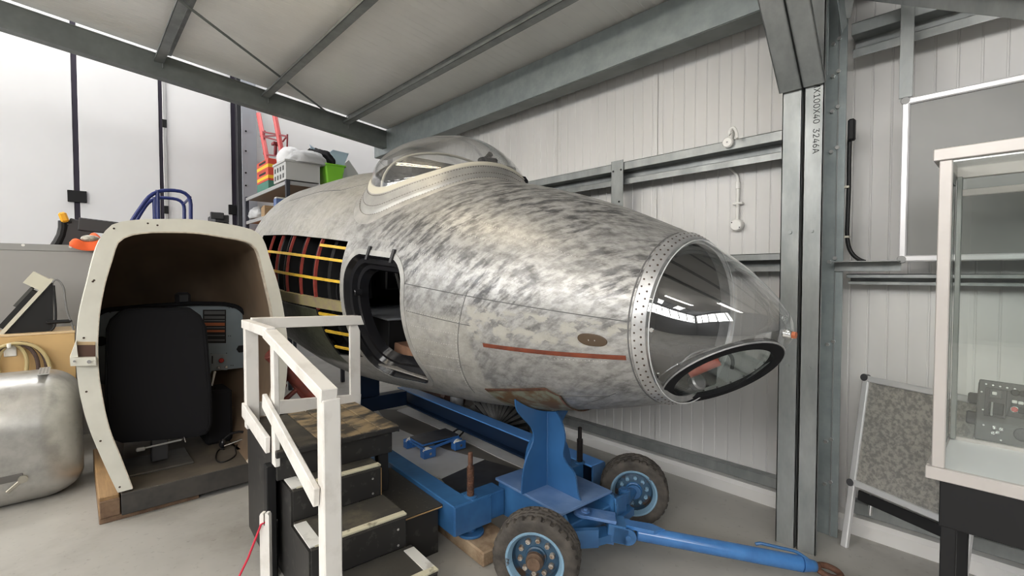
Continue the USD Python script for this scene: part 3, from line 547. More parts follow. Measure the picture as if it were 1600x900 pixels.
skin_plain = mat('door_lip_metal', (0.50, 0.49, 0.47), 0.45, 0.5, scale=10, color2=(0.36, 0.355, 0.34))
obj('door_lip', loft([f(ro, -0.002), f(ro, 0.0035), f(ri, 0.0035), f(ri, -0.012)]), skin_plain, ac, smooth=30)
obj('door_jamb', loft([f(ri, 0.002), f(inn(0.985), 0.0), f(inn(0.97), -0.035), f(inn(0.90), -0.04), f(inn(0.89), -0.075), f(inn(0.83), -0.08), f(inn(0.82), -0.14), f(inn(0.90), -0.15)]), black_gloss, ac, smooth=25)
for s in (-1.745, -1.475):
    b = B(); q = line(s, 70.2, s, 76.5, 8); m_ = strip_on_skin(q, 0.030, 0.012, 0.014); b.add(m_)
    obj('door_hinge', b, black_gloss, ac, smooth=30)
obj('door_stay', B().cyl(ST(-1.42, 88, -0.05), ST(-1.50, 94, -0.13), 0.005, 8), chrome, ac)
obj('door_latch', B().cyl(ST(-1.90, 92.5, -0.07), ST(-1.90, 92.5, -0.03), 0.022, 16).add(lathe([(0.012, 0), (0.018, 0.004), (0.012, 0.008)], 14), axis_T(ST(-1.90, 92.5, -0.03), ST(-1.9, 92.5, 0) - ST(-1.9, 92.5, -0.1))), black_gloss, ac)
# open equipment bay: frames, stringers, beam, dark back
def rib_frame(s, t0, t1, o0, o1, w, n=24):
    t = np.linspace(t0, t1, n); z = np.full(n, s)
    return loft([ST(z - w / 2, t, o0), ST(z + w / 2, t, o0), ST(z + w / 2, t, o1), ST(z - w / 2, t, o1), ST(z - w / 2, t, o0)], closed=False)
for k, s in enumerate((-3.62, -3.30, -2.99, -2.71, -2.455)):
    obj('bay_frame', rib_frame(s, 66, 101 if s < -2.46 else 104, -0.014, -0.034, 0.008 if s < -2.46 else 0.016), frame_red, ac, smooth=40)
    obj('frame_web', rib_frame(s + 0.05, 66, 130, -0.10, -0.26, 0.05), lining, ac, smooth=40)
def stringer(s0, s1, t, wdeg=1.3):
    n = 12; s = np.linspace(s0, s1, n)
    return loft([ST(s, t - wdeg / 2, -0.010), ST(s, t + wdeg / 2, -0.010), ST(s, t + wdeg / 2, -0.022), ST(s, t - wdeg / 2, -0.022), ST(s, t - wdeg / 2, -0.010)], closed=False)
for s0, s1, t in ((-2.45, -2.05, 72.4), (-3.98, -2.05, 78.6), (-3.98, -2.05, 87.8 + .6), (-2.44, -2.05, 105.6), (-2.44, -2.05, 114.9), (-2.44, -2.1, 124.4)):
    obj('stringer', stringer(s0, s1, t), str_yel, ac, smooth=40)
t_ = np.linspace(-3.98, -2.03, 16)
obj('bay_beam', loft([ST(t_, 97.6, 0.0), ST(t_, 102.4, 0.0), ST(t_, 102.4, -0.03), ST(t_, 97.6, -0.03), ST(t_, 97.6, 0.0)], closed=False), beam_olive, ac, smooth=40)
obj('edge_angle', rib_frame(-2.045, 100, 112, -0.01, -0.05, 0.02), frame_red, ac, smooth=40)
def dark_shell(s0, s1, t0, t1, off):
    s = np.linspace(s0, s1, 8); t = np.linspace(t0, t1, 24); return loft([ST(np.full(24, q), t, off) for q in s], closed=False)
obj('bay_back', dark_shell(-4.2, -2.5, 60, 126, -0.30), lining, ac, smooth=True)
def bulkhead(s, shrink=0.015, thick=0.012, n=64):
    a = np.linspace(0, 360, n, endpoint=False); r = [ST(np.full(n, s), a, -shrink), ST(np.full(n, s + thick), a, -shrink)]
    return loft(r, cap0=True, cap1=True)
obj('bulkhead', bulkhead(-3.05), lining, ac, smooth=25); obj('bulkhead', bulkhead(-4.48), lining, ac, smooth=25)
for q, sz in (((-2.25, 83), 0.05), ((-2.12, 92), 0.06), ((-2.2, 110), 0.07)):
    obj('bay_equipment', B().add(chamfer_box(np.array([-sz, -sz * 1.3, -0.05]), np.array([sz, sz * 1.3, 0.05]), 0.008), axis_T(ST(q[0], q[1], -0.2), ST(q[0], q[1], 0) - ST(q[0], q[1], -0.2))), black, ac)
obj('bay_cable', B().tube(smooth_path([ST(-2.14, 100, -0.06), ST(-2.18, 92, -0.05), ST(-2.13, 87, -0.05), ST(-2.08, 90, -0.06), ST(-2.1, 101, -0.06)], 30), 0.006, 8), black_soft, ac)
# crew compartment seen through the door
LB = lambda: B(frame_T(AC, EA, EU, EW))
cabin_floor = mat('cabin_floor', (0.26, 0.25, 0.235), 0.5, var=0.3, scale=10)
obj('cabin_floor', LB().prism(Polygon([(-3.0, -0.60), (-2.0, -0.60), (-1.36, -0.48), (-1.36, 0.45), (-3.0, 0.45)]), -0.56, -0.55), cabin_floor, ac)
obj('cabin_seat_box', LB().box(-2.75, -2.05, -0.48, 0.35, -0.55, -0.262, 0.006), black, ac); obj('seat_top', LB().box(-2.76, -2.03, -0.50, 0.36, -0.262, -0.245, 0.004), mat('dark_grey_top', (0.22, 0.23, 0.25), 0.4), ac)
obj('wooden_box', LB().box(-2.02, -1.74, -0.45, -0.20, -0.55, -0.42, 0.006), mat('brown_crate_wood', (0.24, 0.13, 0.08), 0.6, scale=12, color2=(0.16, 0.085, 0.055)), ac)
obj('cabin_partition', LB().box(-1.99, -1.2, 0.36, 0.38, -0.58, 0.45, 0.004), black_gloss, ac)
for x in (-1.93, -1.86, -1.79): obj('cabin_pipe', LB().cyl((x, -0.16, -0.55), (x, -0.16, -0.2), 0.010, 8), mat('dull_pipe', (0.20, 0.20, 0.20), 0.4, 0.6), ac)
obj('cabin_equipment', LB().box(-2.75, -2.5, -0.30, -0.05, -0.08, 0.18, 0.012).box(-2.55, -2.35, 0.05, 0.30, -0.02, 0.22, 0.010).cyl((-2.5, -0.18, 0.06), (-2.47, -0.18, 0.06), 0.06, 20).cyl((-2.35, 0.15, 0.1), (-2.32, 0.15, 0.1), 0.05, 20), black_gloss, ac)
obj('cabin_strut', LB().bar((-2.20, -0.45, 0.40), (-2.15, -0.30, -0.20), 0.03, 0.02), MATS['dull_pipe'], ac)
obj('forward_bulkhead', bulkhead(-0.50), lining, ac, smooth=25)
# markings and fittings on the side
obj('red_strip', strip_on_skin(line(-0.735, 108.3, -0.03, 111.2, 30), 0.021, 0.002), rust_paint, ac, smooth=True, label='rust red painted strip low on the side')
a = np.linspace(0, 2 * np.pi, 40, endpoint=False); cs, ct = -0.160, 101.0
ov = lambda k, o: ST(cs + k * 0.062 * np.sign(np.cos(a)) * np.abs(np.cos(a)) ** 0.75, ct + k * np.degrees(0.027 / 0.45) * np.sin(a) * 1.0 + (0.7 * np.cos(a)), o)
obj('oval_plate', loft([ov(1, -0.002), ov(1, 0.004), ov(0.94, 0.006)], cap1=True), mat('brown_plate', (0.07, 0.045, 0.026), 0.5), ac, smooth=30, label='small brown oval cover plate')
for d in (-0.012, 0.014):
    p = ST(cs + d, ct, 0.006); obj('plate_screw', B().cyl(p, p + (ST(cs + d, ct, 1) - p) * 0.002, 0.003, 8), chrome, ac)
bp = [(-0.885, 137.0), (-0.47, 133.5), (-0.425, 140), (-0.52, 176), (-0.56, 215), (-0.93, 215), (-0.90, 170)]
bpm, Pq = clip_surface(np.linspace(-0.95, -0.4, 22), np.linspace(130, 220, 30), Polygon(bp), lambda s, t: ST(s, t, 0.006))
patch = mat('corroded_patch', (0.20, 0.21, 0.16), 0.65, 0.2, scale=11, color2=(0.13, 0.075, 0.035), lo=0.42, hi=0.56, bump=0.15, bscale=60)
obj('belly_patch', trimesh.util.concatenate([bpm, rim_wall(Pq, np.asarray(bpm.faces), lambda s, t: ST(s, t, 0.006), lambda s, t: ST(s, t, -0.002))]), patch, ac, smooth=30, label='rusty grey-green patch plate on the belly')
e_ = np.array(Polygon(bp).buffer(-0.0).exterior.segmentize(0.5).coords)
def dense(p):
    o = []
    for a_, b_ in zip(p, np.roll(p, -1, 0)): o += [a_ + (b_ - a_) * k / 10 for k in range(10)]
    return np.array(o)
obj('patch_border', strip_on_skin(dense(np.array(bp[:5])), 0.018, 0.0075), rust, ac, smooth=True)
# nose ring and its rivet holes
def circ(s, r, n=96):
    a = np.linspace(0, 2 * np.pi, n, endpoint=False); return W(np.full(n, s), r * np.sin(a), r * np.cos(a))
obj('nose_ring', loft([circ(-0.004, 0.385), circ(-0.003, 0.3945), circ(0.002, 0.3965), circ(0.046, 0.3745), circ(0.050, 0.370), circ(0.049, 0.345), circ(-0.004, 0.355)]), alu, ac, smooth=30)
rh, dark_rivet = [], mat('dark_rivet', (0.055, 0.035, 0.025), 0.55)
for s, off, n, rad in ((0.0125, 0.0, 76, 0.0040), (0.036, 0.5, 76, 0.0046)):
    r = np.interp(s, [0.002, 0.046], [0.3965, 0.3745])
    for k in range(n):
        a = (k + off) / n * 2 * np.pi; p = W(s, (r + 0.0002) * np.sin(a), (r + 0.0002) * np.cos(a)); nn = np.sin(a) * EU + np.cos(a) * EW + 0.5 * EA
        m_ = lathe([(rad, -0.002), (rad, 0.0006), (0, 0.0012)], 8); m_.apply_transform(axis_T(p, nn)); rh.append(m_)
obj('ring_rivets', trimesh.util.concatenate(rh), dark_rivet, ac, smooth=False, kind='stuff')
# clear nose cone with its flat lower pane
gk = np.array([.04, .07, .15, .25, .35, .41, .44, .455]); gr = np.array([.370, .357, .313, .249, .168, .107, .066, .0])
GF = PchipInterpolator(gk, gr)
def cone(s, r, n=72, grow=0.0):
    a = np.linspace(0, 2 * np.pi, n, endpoint=False); low = (1 - np.cos(a)) / 2
    rr_ = (r + grow) * (1 + 0.24 * np.sin(np.pi * np.clip((s - .04) / .415, 0, 1)) * low ** 1.5)
    return W(np.full(n, s), rr_ * np.sin(a), rr_ * np.cos(a))
ss = .04 + .415 * np.sin(np.linspace(0, np.pi / 2, 26)); rs = np.array([float(GF(min(q, .4549))) for q in ss]); rs[-1] = 0.004
full = loft([cone(s, r) for s, r in zip(ss, rs)], cap1=True); full.fix_normals()
PN0 = W(0.19, 0, -0.204); al_, be_ = 0.853, -0.24          # the flat pane: its centre and where it faces
nout = math.cos(al_) * math.cos(be_) * EA - math.sin(al_) * math.cos(be_) * EW + math.sin(be_) * EU
dU = unit(np.cross(nout, EU)); dV = np.cross(dU, nout); npl = -nout
gl = trimesh.intersections.slice_mesh_plane(full, npl, PN0 + 0.012 * nout)
nose_glass = glass('nose_glass', (0.95, 0.96, 0.965), 0.02, 1.9, 0.004)
obj('nose_glazing', gl, nose_glass, ac, smooth=40)
sec = full.section(plane_origin=PN0 + 0.012 * nout, plane_normal=npl); pts = max((sec.vertices[e.points] for e in sec.entities), key=len)
X2, Y2 = (pts - PN0) @ dU, (pts - PN0) @ dV; lens = Polygon(np.c_[X2, Y2]).buffer(0)
lens = max(getattr(lens, 'geoms', [lens]), key=lambda g: g.area); PT = frame_T(PN0, dU, dV, np.cross(dU, dV))
if PT[:3, 2] @ nout < 0: PT = frame_T(PN0, dU, -dV, -np.cross(dU, dV)); lens = shapely.affinity.scale(lens, 1, -1, origin=(0, 0))
disc = shapely.Point(0, 0).buffer(0.259, quad_segs=24); hole = shapely.Point(0, 0).buffer(0.214, quad_segs=24)
oz = lens.buffer(0.003).union(disc)
obj('pane_surround', B().prism(oz.difference(disc.buffer(-0.01)), 0.008, 0.012, PT), nose_glass, ac, smooth=20) if oz.difference(disc).area > 1e-5 else None
obj('pane_rim', B().prism(disc.difference(hole), -0.006, 0.019, PT), black_soft, ac, smooth=20)
obj('flat_pane', B().prism(hole.buffer(0.003), 0.002, 0.007, PT), glass('flat_pane_glass', (0.93, 0.975, 0.955), 0.02, 1.5), ac, smooth=20)
rim2 = np.array(disc.buffer(0.003).exterior.coords)[:-1]
obj('rim_bead', B().tube(np.c_[rim2, np.full(len(rim2), 0.014)], 0.004, 6, closed=True).mesh().apply_transform(PT), alu, ac)
for k in range(22):
    t = k / 22 * 2 * math.pi; c = np.array([0.227 * math.cos(t), 0.227 * math.sin(t), -0.016]); obj('rim_bolt', B().cyl(c, c + [0, 0, 0.006], 0.005, 6).mesh().apply_transform(PT), black, ac)
bead = [W(np.array(q[0]), np.array(q[1]), np.array(q[2])) for q in ((0.42, -0.07, 0.035), (0.40, -0.085, 0.02))]
tip = W(0.447, 0, 0.0)
obj('nose_probe', B().cyl(tip - 0.02 * EA, tip + 0.012 * EA, 0.020, 24, cap=0.003), chrome, ac); obj('probe_cap', B().cyl(tip + 0.012 * EA, tip + 0.024 * EA, 0.014, 6), mat('orange_cap', (0.42, 0.12, 0.05), 0.5), ac, label='orange hexagonal tip cap')
# inner edge of the glazing: a pale bead along the ring and two fixing studs
obj('glass_bead', B().tube(cone(0.062, float(GF(0.062)), 96) + 0.001 * EA, 0.0025, 6, closed=True), mat('clear_bead', (0.55, 0.56, 0.57), 0.3), ac)
def gp(s, th, off=0.0):
    a = math.radians(th); low = (1 - math.cos(a)) / 2; r = (float(GF(s)) + off) * (1 + 0.24 * math.sin(math.pi * (s - .04) / .415) * low ** 1.5); return W(s, -r * math.sin(a), r * math.cos(a))
for s, t in ((0.075, 92), (0.085, 122)):
    p = gp(s, t); obj('glazing_stud', B().cyl(p - 0.004 * (gp(s, t, 1) - p), p + 0.004 * unit(gp(s, t, 1) - p), 0.009 if t < 100 else 0.005, 14), chrome, ac)
# things inside the clear nose
obj('nose_floor', LB().box(-0.48, 0.02, -0.25, 0.25, -0.30, -0.285, 0.003), black, ac)
obj('bombsight_tube', LB().cyl((0.10, -0.10, -0.22), (0.20, -0.04, -0.15), 0.020, 14), mat('red_tube', (0.50, 0.09, 0.06), 0.4), ac)
obj('sight_dial', LB().cyl((0.10, -0.05, -0.27), (0.125, -0.06, -0.255), 0.032, 24).add(lathe([(0.028, 0), (0.036, 0.004), (0.028, 0.01)], 20), axis_T((0.125, -0.06, -0.255), (0.8, -0.3, 0.5))), mat('dull_instrument', (0.22, 0.22, 0.22), 0.35, 0.5), ac)
obj('sight_bracket', LB().box(0.02, 0.12, 0.02, 0.12, -0.30, -0.12, 0.01).tube(smooth_path([(0.05, -0.08, -0.25), (0.12, 0.0, -0.12), (0.19, 0.06, -0.13), (0.2, 0.08, -0.2)], 20), 0.008, 8).box(-0.2, 0.03, -0.12, -0.02, -0.285, -0.15, 0.01), black_gloss, ac)
# canopy: fairing on the skin, riveted frame, cream edge, clear bubble
def crow(k, h): q = can(k, h); return W(q[:, 0], q[:, 1], q[:, 2])
obj('canopy_fairing', loft([crow(1.045, -0.006), crow(1.035, 0.004), crow(0.985, 0.010), crow(0.975, -0.005)]), skin_plain, ac, smooth=30)
obj('canopy_frame', loft([crow(0.985, -0.02), crow(0.975, 0.022), crow(0.965, 0.03), crow(0.905, 0.094), crow(0.895, 0.094), crow(0.89, -0.02)]), alu_frame, ac, smooth=30)
obj('canopy_edge', loft([crow(0.912, 0.088), crow(0.906, 0.100), crow(0.878, 0.112), crow(0.872, 0.108), crow(0.885, 0.09)]), cream, ac, smooth=30)
rb_ = []
for k, h, nr in ((0.955, 0.041, 1), (0.918, 0.081, 1), (0.988, 0.0105, 1)):
    ring = crow(k, h); up_ = crow(k, h + 0.01)
    for i in range(0, 96, 1):
        for fr in (0.0, 0.5):
            p = ring[i] * (1 - fr) + ring[(i + 1) % 96] * fr; c3 = W(CC[0], 0, 0.3); nn = unit(p - c3)
            m_ = lathe([(0.003, -0.002), (0.003, 0.0016), (0, 0.0026)], 6); m_.apply_transform(axis_T(p, nn)); rb_.append(m_)
obj('canopy_rivets', trimesh.util.concatenate(rb_), dark_rivet, ac, smooth=False, kind='stuff')
DOME = 1.115
def dome(q, shrink=0.0):
    base = can(0.884, 0.10); wa = DOME - shrink; rho = q
    pl = CC + (base[:, :2] - CC) * (rho * (1 - shrink * 1.5)); wb = base[:, 2]; return W(pl[:, 0], pl[:, 1], wb + (wa - wb) * (1 - rho ** 2) ** (0.5 + 0.38 * np.maximum(0, (cr[:, 0] - CC[0]) / np.linalg.norm(cr - CC, axis=1))))
qs = np.sin(np.linspace(np.pi / 2, 0.02, 26))
outer = loft([dome(q) for q in qs], cap1=True); inner = loft([dome(q, 0.008) for q in qs], cap1=True); inner.invert()
obj('canopy_bubble', trimesh.util.concatenate([outer, inner]), glass('canopy_glass', (0.955, 0.958, 0.96), 0.035, 1.45), ac, smooth=60)
def arch(s, u1, wtop, w0, n=24):
    a = np.linspace(-np.pi / 2, np.pi / 2, n); return W(np.full(n, s), u1 * np.sin(a), w0 + (wtop - w0) * np.cos(a) ** 0.8)
obj('canopy_arch', B().tube(arch(-2.05, 0.555, 1.00, 0.66), 0.010, 8), cream, ac, label='pale inner arch of the canopy')
obj('cockpit_bulkhead', LB().prism(Polygon([(-0.55, 0.2), (-0.56, 0.66), (-0.47, 0.84), (-0.27, 0.965), (0.27, 0.965), (0.47, 0.84), (0.56, 0.66), (0.55, 0.2)]), -0.02, 0.02, np.array([[0, 0, 1, -2.22], [1, 0, 0, 0], [0, 1, 0, 0], [0, 0, 0, 1.0]])), black_soft, ac)
obj('cockpit_tub', loft([crow(0.88, 0.0), crow(0.86, -0.25), crow(0.80, -0.5)], cap1=True), lining, ac, smooth=True)
for u in (-0.27, 0.27):
    obj('pilot_seat', LB().box(-2.14, -2.02, u - 0.19, u + 0.19, 0.15, 0.80, 0.03).box(-2.10, -1.98, u - 0.12, u + 0.12, 0.78, 0.93, 0.03), black_soft, ac)
obj('coaming', LB().box(-1.62, -1.50, -0.20, 0.36, 0.55, 0.83, 0.03), black_soft, ac)
obj('gunsight', LB().box(-1.66, -1.56, -0.02, 0.10, 0.84, 0.93, 0.012).box(-1.60, -1.52, 0.14, 0.24, 0.83, 0.885, 0.012).cyl((-1.62, 0.04, 0.93), (-1.58, 0.04, 0.955), 0.02, 12), black, ac)
# ---------------------------------------------------------------- the blue trailer under the nose
E1, E2, EZ = np.array([math.cos(YAW), math.sin(YAW), 0]), EU, np.array([0, 0, 1.0])
C0 = np.array([AC[0], AC[1], 0]); TT = frame_T(C0, E1, E2, EZ); TB = lambda: B(TT)
def TP(p, q, z): return C0 + p * E1 + q * E2 + np.array([0, 0, z])
tr = thing('trailer', 'blue steel transport trailer with drawbar, carrying the aircraft nose', 'trailer', (C0[0] - 1.2, C0[1] - 0.1, 0))
obj('side_beam', TB().box(-3.6, -0.94, -0.645, -0.525, 0.125, 0.29, 0.005), blue, tr)
obj('side_beam', TB().box(-3.6, -0.83, 0.335, 0.46, 0.278, 0.29, 0.002), mat('lit_flange_blue', (0.10, 0.30, 0.72), 0.28), tr); obj('beam_web', TB().box(-3.6, -0.83, 0.40, 0.415, 0.14, 0.28, 0.001).box(-3.6, -0.83, 0.345, 0.46, 0.125, 0.14, 0.002), mat('shaded_navy_blue', (0.008, 0.022, 0.055), 0.4), tr)  # flange blue lifted as if lit, web blue darkened for shade
obj('cross_beam', TB().box(-1.06, -0.94, -0.525, -0.30, 0.14, 0.288, 0.004), blue, tr); obj('cross_beam', TB().box(-1.02, -0.90, 0.05, 0.335, 0.14, 0.288, 0.004), blue, tr)
obj('cross_beam', TB().box(-3.5, -3.38, -0.525, 0.335, 0.14, 0.288, 0.004), MATS['shaded_navy_blue'], tr)
obj('beam_end', TB().box(-0.945, -0.932, -0.64, -0.40, 0.13, 0.285, 0.002), blue, tr); obj('beam_end', TB().box(-0.835, -0.82, 0.335, 0.46, 0.13, 0.288, 0.002), blue, tr)
obj('turntable_plate', TB().box(-1.015, -0.47, -0.31, 0.085, 0.318, 0.332, 0.002), mat('blue_worn_plate', (0.155, 0.245, 0.43), 0.34, 0.0, scale=5, color2=(0.08, 0.16, 0.34), bump=0.08), tr)
obj('chassis_box', TB().prism(Polygon([(-1.0, 0.13), (-1.0, 0.318), (-0.47, 0.318), (-0.44, 0.27), (-0.44, 0.21), (-0.62, 0.13)]), -0.295, -0.28, np.array([[1, 0, 0, 0], [0, 0, 1, 0], [0, 1, 0, 0], [0, 0, 0, 1.0]])).prism(Polygon([(-1.0, 0.13), (-1.0, 0.318), (-0.45, 0.318), (-0.42, 0.27), (-0.42, 0.21), (-0.62, 0.13)]), 0.06, 0.075, np.array([[1, 0, 0, 0], [0, 0, 1, 0], [0, 1, 0, 0], [0, 0, 0, 1.0]])).box(-0.99, -0.95, -0.28, 0.06, 0.14, 0.318, 0.002), blue, tr)
obj('axle_beam', TB().box(-0.56, -0.46, -0.40, 0.20, 0.17, 0.26, 0.006), blue, tr)
obj('rusty_stop', TB().box(-0.60, -0.55, -0.06, 0.05, 0.262, 0.316, 0.004), rust, tr)
# cruciform post with waved fins under the belly
zb = 0.80
fl_ = [(-0.194, 0.332), (-0.175, 0.486), (-0.142, 0.553), (-0.112, 0.602), (-0.112, 0.656), (-0.145, 0.705), (-0.195, 0.754), (-0.216, zb)]
fr_ = [(0.256, 0.332), (0.226, 0.408), (0.204, 0.47), (0.150, 0.50), (0.128, 0.53), (0.138, 0.60), (0.135, 0.667), (0.118, 0.71), (0.07, 0.765), (0.06, zb)]
def fin(side, sx):
    q = smooth_path([(a * sx, b, 0) for a, b in side], 26)[:, :2]; return Polygon(np.vstack([q, [[0, q[-1][1]], [0, q[0][1]]]])).buffer(0)
bl = mat('blue_post_paint', (0.028, 0.105, 0.26), 0.32, 0.0, var=0.15, scale=5, coat=0.2)
PC = (-0.757, -0.133)
LAT = np.array([[0, 0, 1, PC[0]], [1, 0, 0, PC[1]], [0, 1, 0, 0], [0, 0, 0, 1.0]]); LON = np.array([[1, 0, 0, PC[0]], [0, 0, -1, PC[1]], [0, 1, 0, 0], [0, 0, 0, 1.0]])
def belly_cut(poly, plane):
    """The fin trimmed to the round belly of the fuselage (plane: 'lat' or 'lon')."""
    xs = np.linspace(-0.45, 0.45, 46); pts = []
    for x in xs:
        p, q = (PC[0], PC[1] + x) if plane == 'lat' else (PC[0] + x, PC[1])
        P3 = TP(p, q, 0.9); s_ = (P3 - AC) @ EA; r = float(RF(min(s_, 0))) + 0.010
        pts.append((x, AC[2] + s_ * EA[2] - math.sqrt(max(r * r - q * q, 0.01))))
    return poly.difference(Polygon(pts + [(0.45, 2), (-0.45, 2)])).buffer(0)
ext = lambda side: side[:-1] + [(side[-1][0] * 1.03, 0.93)]
obj('post_fin', TB().prism(belly_cut(fin(ext(fl_), 1), 'lat'), -0.005, 0.005, LAT), bl, tr, smooth=20); obj('post_fin', TB().prism(belly_cut(fin(ext(fr_), 1), 'lon'), -0.005, 0.005, LON), bl, tr, smooth=20)
obj('post_fin', TB().prism(belly_cut(fin(ext(fl_), -1), 'lat'), -0.005, 0.005, LAT), bl, tr, smooth=20); obj('post_fin', TB().prism(belly_cut(fin([(-a, b) for a, b in ext(fl_)], -1), 'lon'), -0.005, 0.005, LON), bl, tr, smooth=20)
obj('post_weld', TB().tube([(PC[0] + 0.006, PC[1] - 0.006, 0.333), (PC[0] + 0.006, PC[1] - 0.006, 0.6), (PC[0] + 0.006, PC[1] - 0.006, 0.74)], 0.004, 6), bl, tr)
obj('rear_post', TB().box(-3.46, -3.40, -0.22, 0.04, 0.288, 0.57, 0.005), MATS['shaded_navy_blue'], tr)
# screw jacks
def screw(p, q, z0, h):
    n = 260; z = np.linspace(0, h - 0.08, n); r = 0.0185 + 0.0016 * np.sign(np.sin(z * 2 * np.pi / 0.0085))
    prof = np.vstack([[(0, 0)], np.c_[r, z], [(0.018, h - 0.08), (0.0135, h - 0.075), (0.0135, h - 0.004), (0.010, h), (0, h)]])
    return lathe(prof, 14), lathe([(0.0, 0), (0.036, 0), (0.036, 0.004), (0.028, 0.007), (0.02, 0.008)], 24)
for p, q, h, mm, lab in ((-0.99, -0.503, 0.25, rust, 'rusty jack screw'), (-0.925, 0.325, 0.235, mat('black_greased_steel', (0.035, 0.03, 0.03), 0.35, 0.5), 'black greased jack screw')):
    a_, c_ = screw(p, q, 0.29, h); js = obj('jack_screw', B().add(a_, axis_T(TP(p, q, 0.288), EZ)), mm, tr, smooth=40, label=lab)
    obj('screw_collar', B().add(c_, axis_T(TP(p, q, 0.288), EZ)), blue, tr)
    obj('jack_foot', B().cyl(TP(p, q, 0.082), TP(p, q, 0.098), 0.075, 32, cap=0.003).cyl(TP(p, q, 0.098), TP(p, q, 0.14), 0.03, 16), blue, tr)
# wheels, steered along the drawbar
tyre_m = mat('worn_tyre', (0.085, 0.074, 0.064), 0.8, scale=14, color2=(0.035, 0.031, 0.028), bump=0.12, bscale=80)
rim_m = mat('flaked_blue_rim', (0.19, 0.32, 0.44), 0.42, 0.0, scale=16, color2=(0.05, 0.035, 0.03), lo=0.34, hi=0.40, bump=0.1)
hub_m = mat('hub_dark_blue', (0.03, 0.075, 0.13), 0.45, scale=14, color2=(0.07, 0.045, 0.03), lo=0.38, hi=0.5)
nut_m = mat('wheel_nut_steel', (0.55, 0.52, 0.47), 0.4, 0.5, scale=40, color2=(0.22, 0.14, 0.09)); hub_r = mat('hub_rust', (0.20, 0.13, 0.09), 0.5, 0.5, var=0.4, scale=30)
def tyre_mesh(R, w, rr_):
    prof = [(rr_, -w * .36), (rr_ + .006, -w * .42), (R * .80, -w * .5), (R * .90, -w * .49), (R * .955, -w * .45), (R * .985, -w * .38)]
    k0 = len(prof); tread = np.linspace(-w * .34, w * .34, 15); prof += [(R, t) for t in tread]
    prof += [(a, -b) for a, b in prof[:k0][::-1]]; prof = np.array(prof); n = 168; ang = np.arange(n) * 2 * np.pi / n
    rad = np.repeat(prof[:, 0][None], n, 0)
    for i, t in enumerate(tread):
        if i in (3, 7, 11): rad[:, k0 + i] -= .011
        else: rad[:, k0 + i] -= np.where((np.arange(n) + (2 if i < 7 else 0)) % 6 < 2, .009, 0) if i in (0, 1, 2, 5, 9, 12, 13, 14) else 0
    for kk in (k0 - 1, len(prof) - k0): rad[:, kk] -= np.where(np.arange(n) % 6 < 2, .010, 0)
    rings = [np.stack([rad[:, j] * np.cos(ang), rad[:, j] * np.sin(ang), np.full(n, prof[j, 1])], 1) for j in range(len(prof))]
    m_ = loft(rings); m_.invert(); return m_
def wheel(face, lab, R=0.205, w=0.15, hub='outer'):
    ang = math.radians(36); n = unit(math.sin(ang) * E1 - math.cos(ang) * E2); c = face - n * (w * 0.42); T = axis_T(c, n)
    ty = obj('tyre', B().add(tyre_mesh(R, w, 0.128), T), tyre_m, tr, smooth=32, label=lab)
    lip = [(0.112, 0.040), (0.120, 0.056), (0.128, 0.066), (0.137, 0.068), (0.140, 0.064), (0.136, 0.056), (0.128, 0.045), (0.122, -0.05), (0.132, -0.066), (0.122, -0.06), (0.110, 0.0)]
    dish = [(0.113, 0.042), (0.110, 0.020), (0.104, 0.008), (0.095, 0.010), (0.060, 0.018), (0.0, 0.018), (0.0, 0.0), (0.10, -0.005), (0.112, 0.0)]
    obj('rim', B().add(lathe(lip, 56), T), rim_m, ty, smooth=30)
    obj('wheel_dish', B().add(lathe(dish, 48), T), hub_m, ty, smooth=30)
    obj('hub', B().add(lathe([(0, 0.018), (0.052, 0.018), (0.050, 0.026), (0.044, 0.030), (0.043, 0.048), (0.0, 0.048)], 32), T), hub_m if hub == 'outer' else blue, ty, smooth=30)
    if hub == 'outer':
        obj('hub_cap', B().add(lathe([(0.042, 0.044), (0.041, 0.066), (0.034, 0.074), (0.031, 0.086), (0.0, 0.089)], 24), T), hub_r, ty, smooth=30)
    for k in range(10):
        a = k * 2 * np.pi / 10 + 0.2; b = B().add(lathe([(0.0135, 0.008), (0.0135, 0.024), (0.0115, 0.030), (0.007, 0.030), (0.006, 0.026), (0, 0.026)], 6 if k % 3 else 10), T @ trimesh.transformations.translation_matrix([0.078 * math.cos(a), 0.078 * math.sin(a), 0]))
        obj('wheel_nut', b, nut_m if hub == 'outer' else rim_m, ty, smooth=20)
    return c, n
nc, nn = wheel(TP(-0.415, -0.546, 0.205), 'near front wheel with flaking blue rim and ring of nuts')
fc, fn = wheel(TP(-0.535, 0.375, 0.205), 'far front wheel beside the wall', hub='inner')
obj('knuckle', B().cyl(TP(-0.50, 0.235, 0.165), TP(-0.50, 0.235, 0.285), 0.034, 20, cap=0.004).cyl(TP(-0.50, 0.235, 0.283), TP(-0.50, 0.235, 0.292), 0.022, 18).cyl(TP(-0.50, 0.235, 0.205), fc, 0.03, 16), blue, tr)
obj('knuckle_arm', TB().prism(Polygon([(-0.56, 0.02), (-0.43, 0.02), (-0.40, 0.10), (-0.42, 0.22), (-0.53, 0.24)]), 0.17, 0.21).box(-0.44, -0.425, 0.06, 0.16, 0.17, 0.31, 0.003), blue, tr)
obj('knuckle', B().cyl(TP(-0.50, -0.40, 0.165), TP(-0.50, -0.40, 0.285), 0.034, 20, cap=0.004).cyl(TP(-0.50, -0.40, 0.205), nc, 0.03, 16), blue, tr)
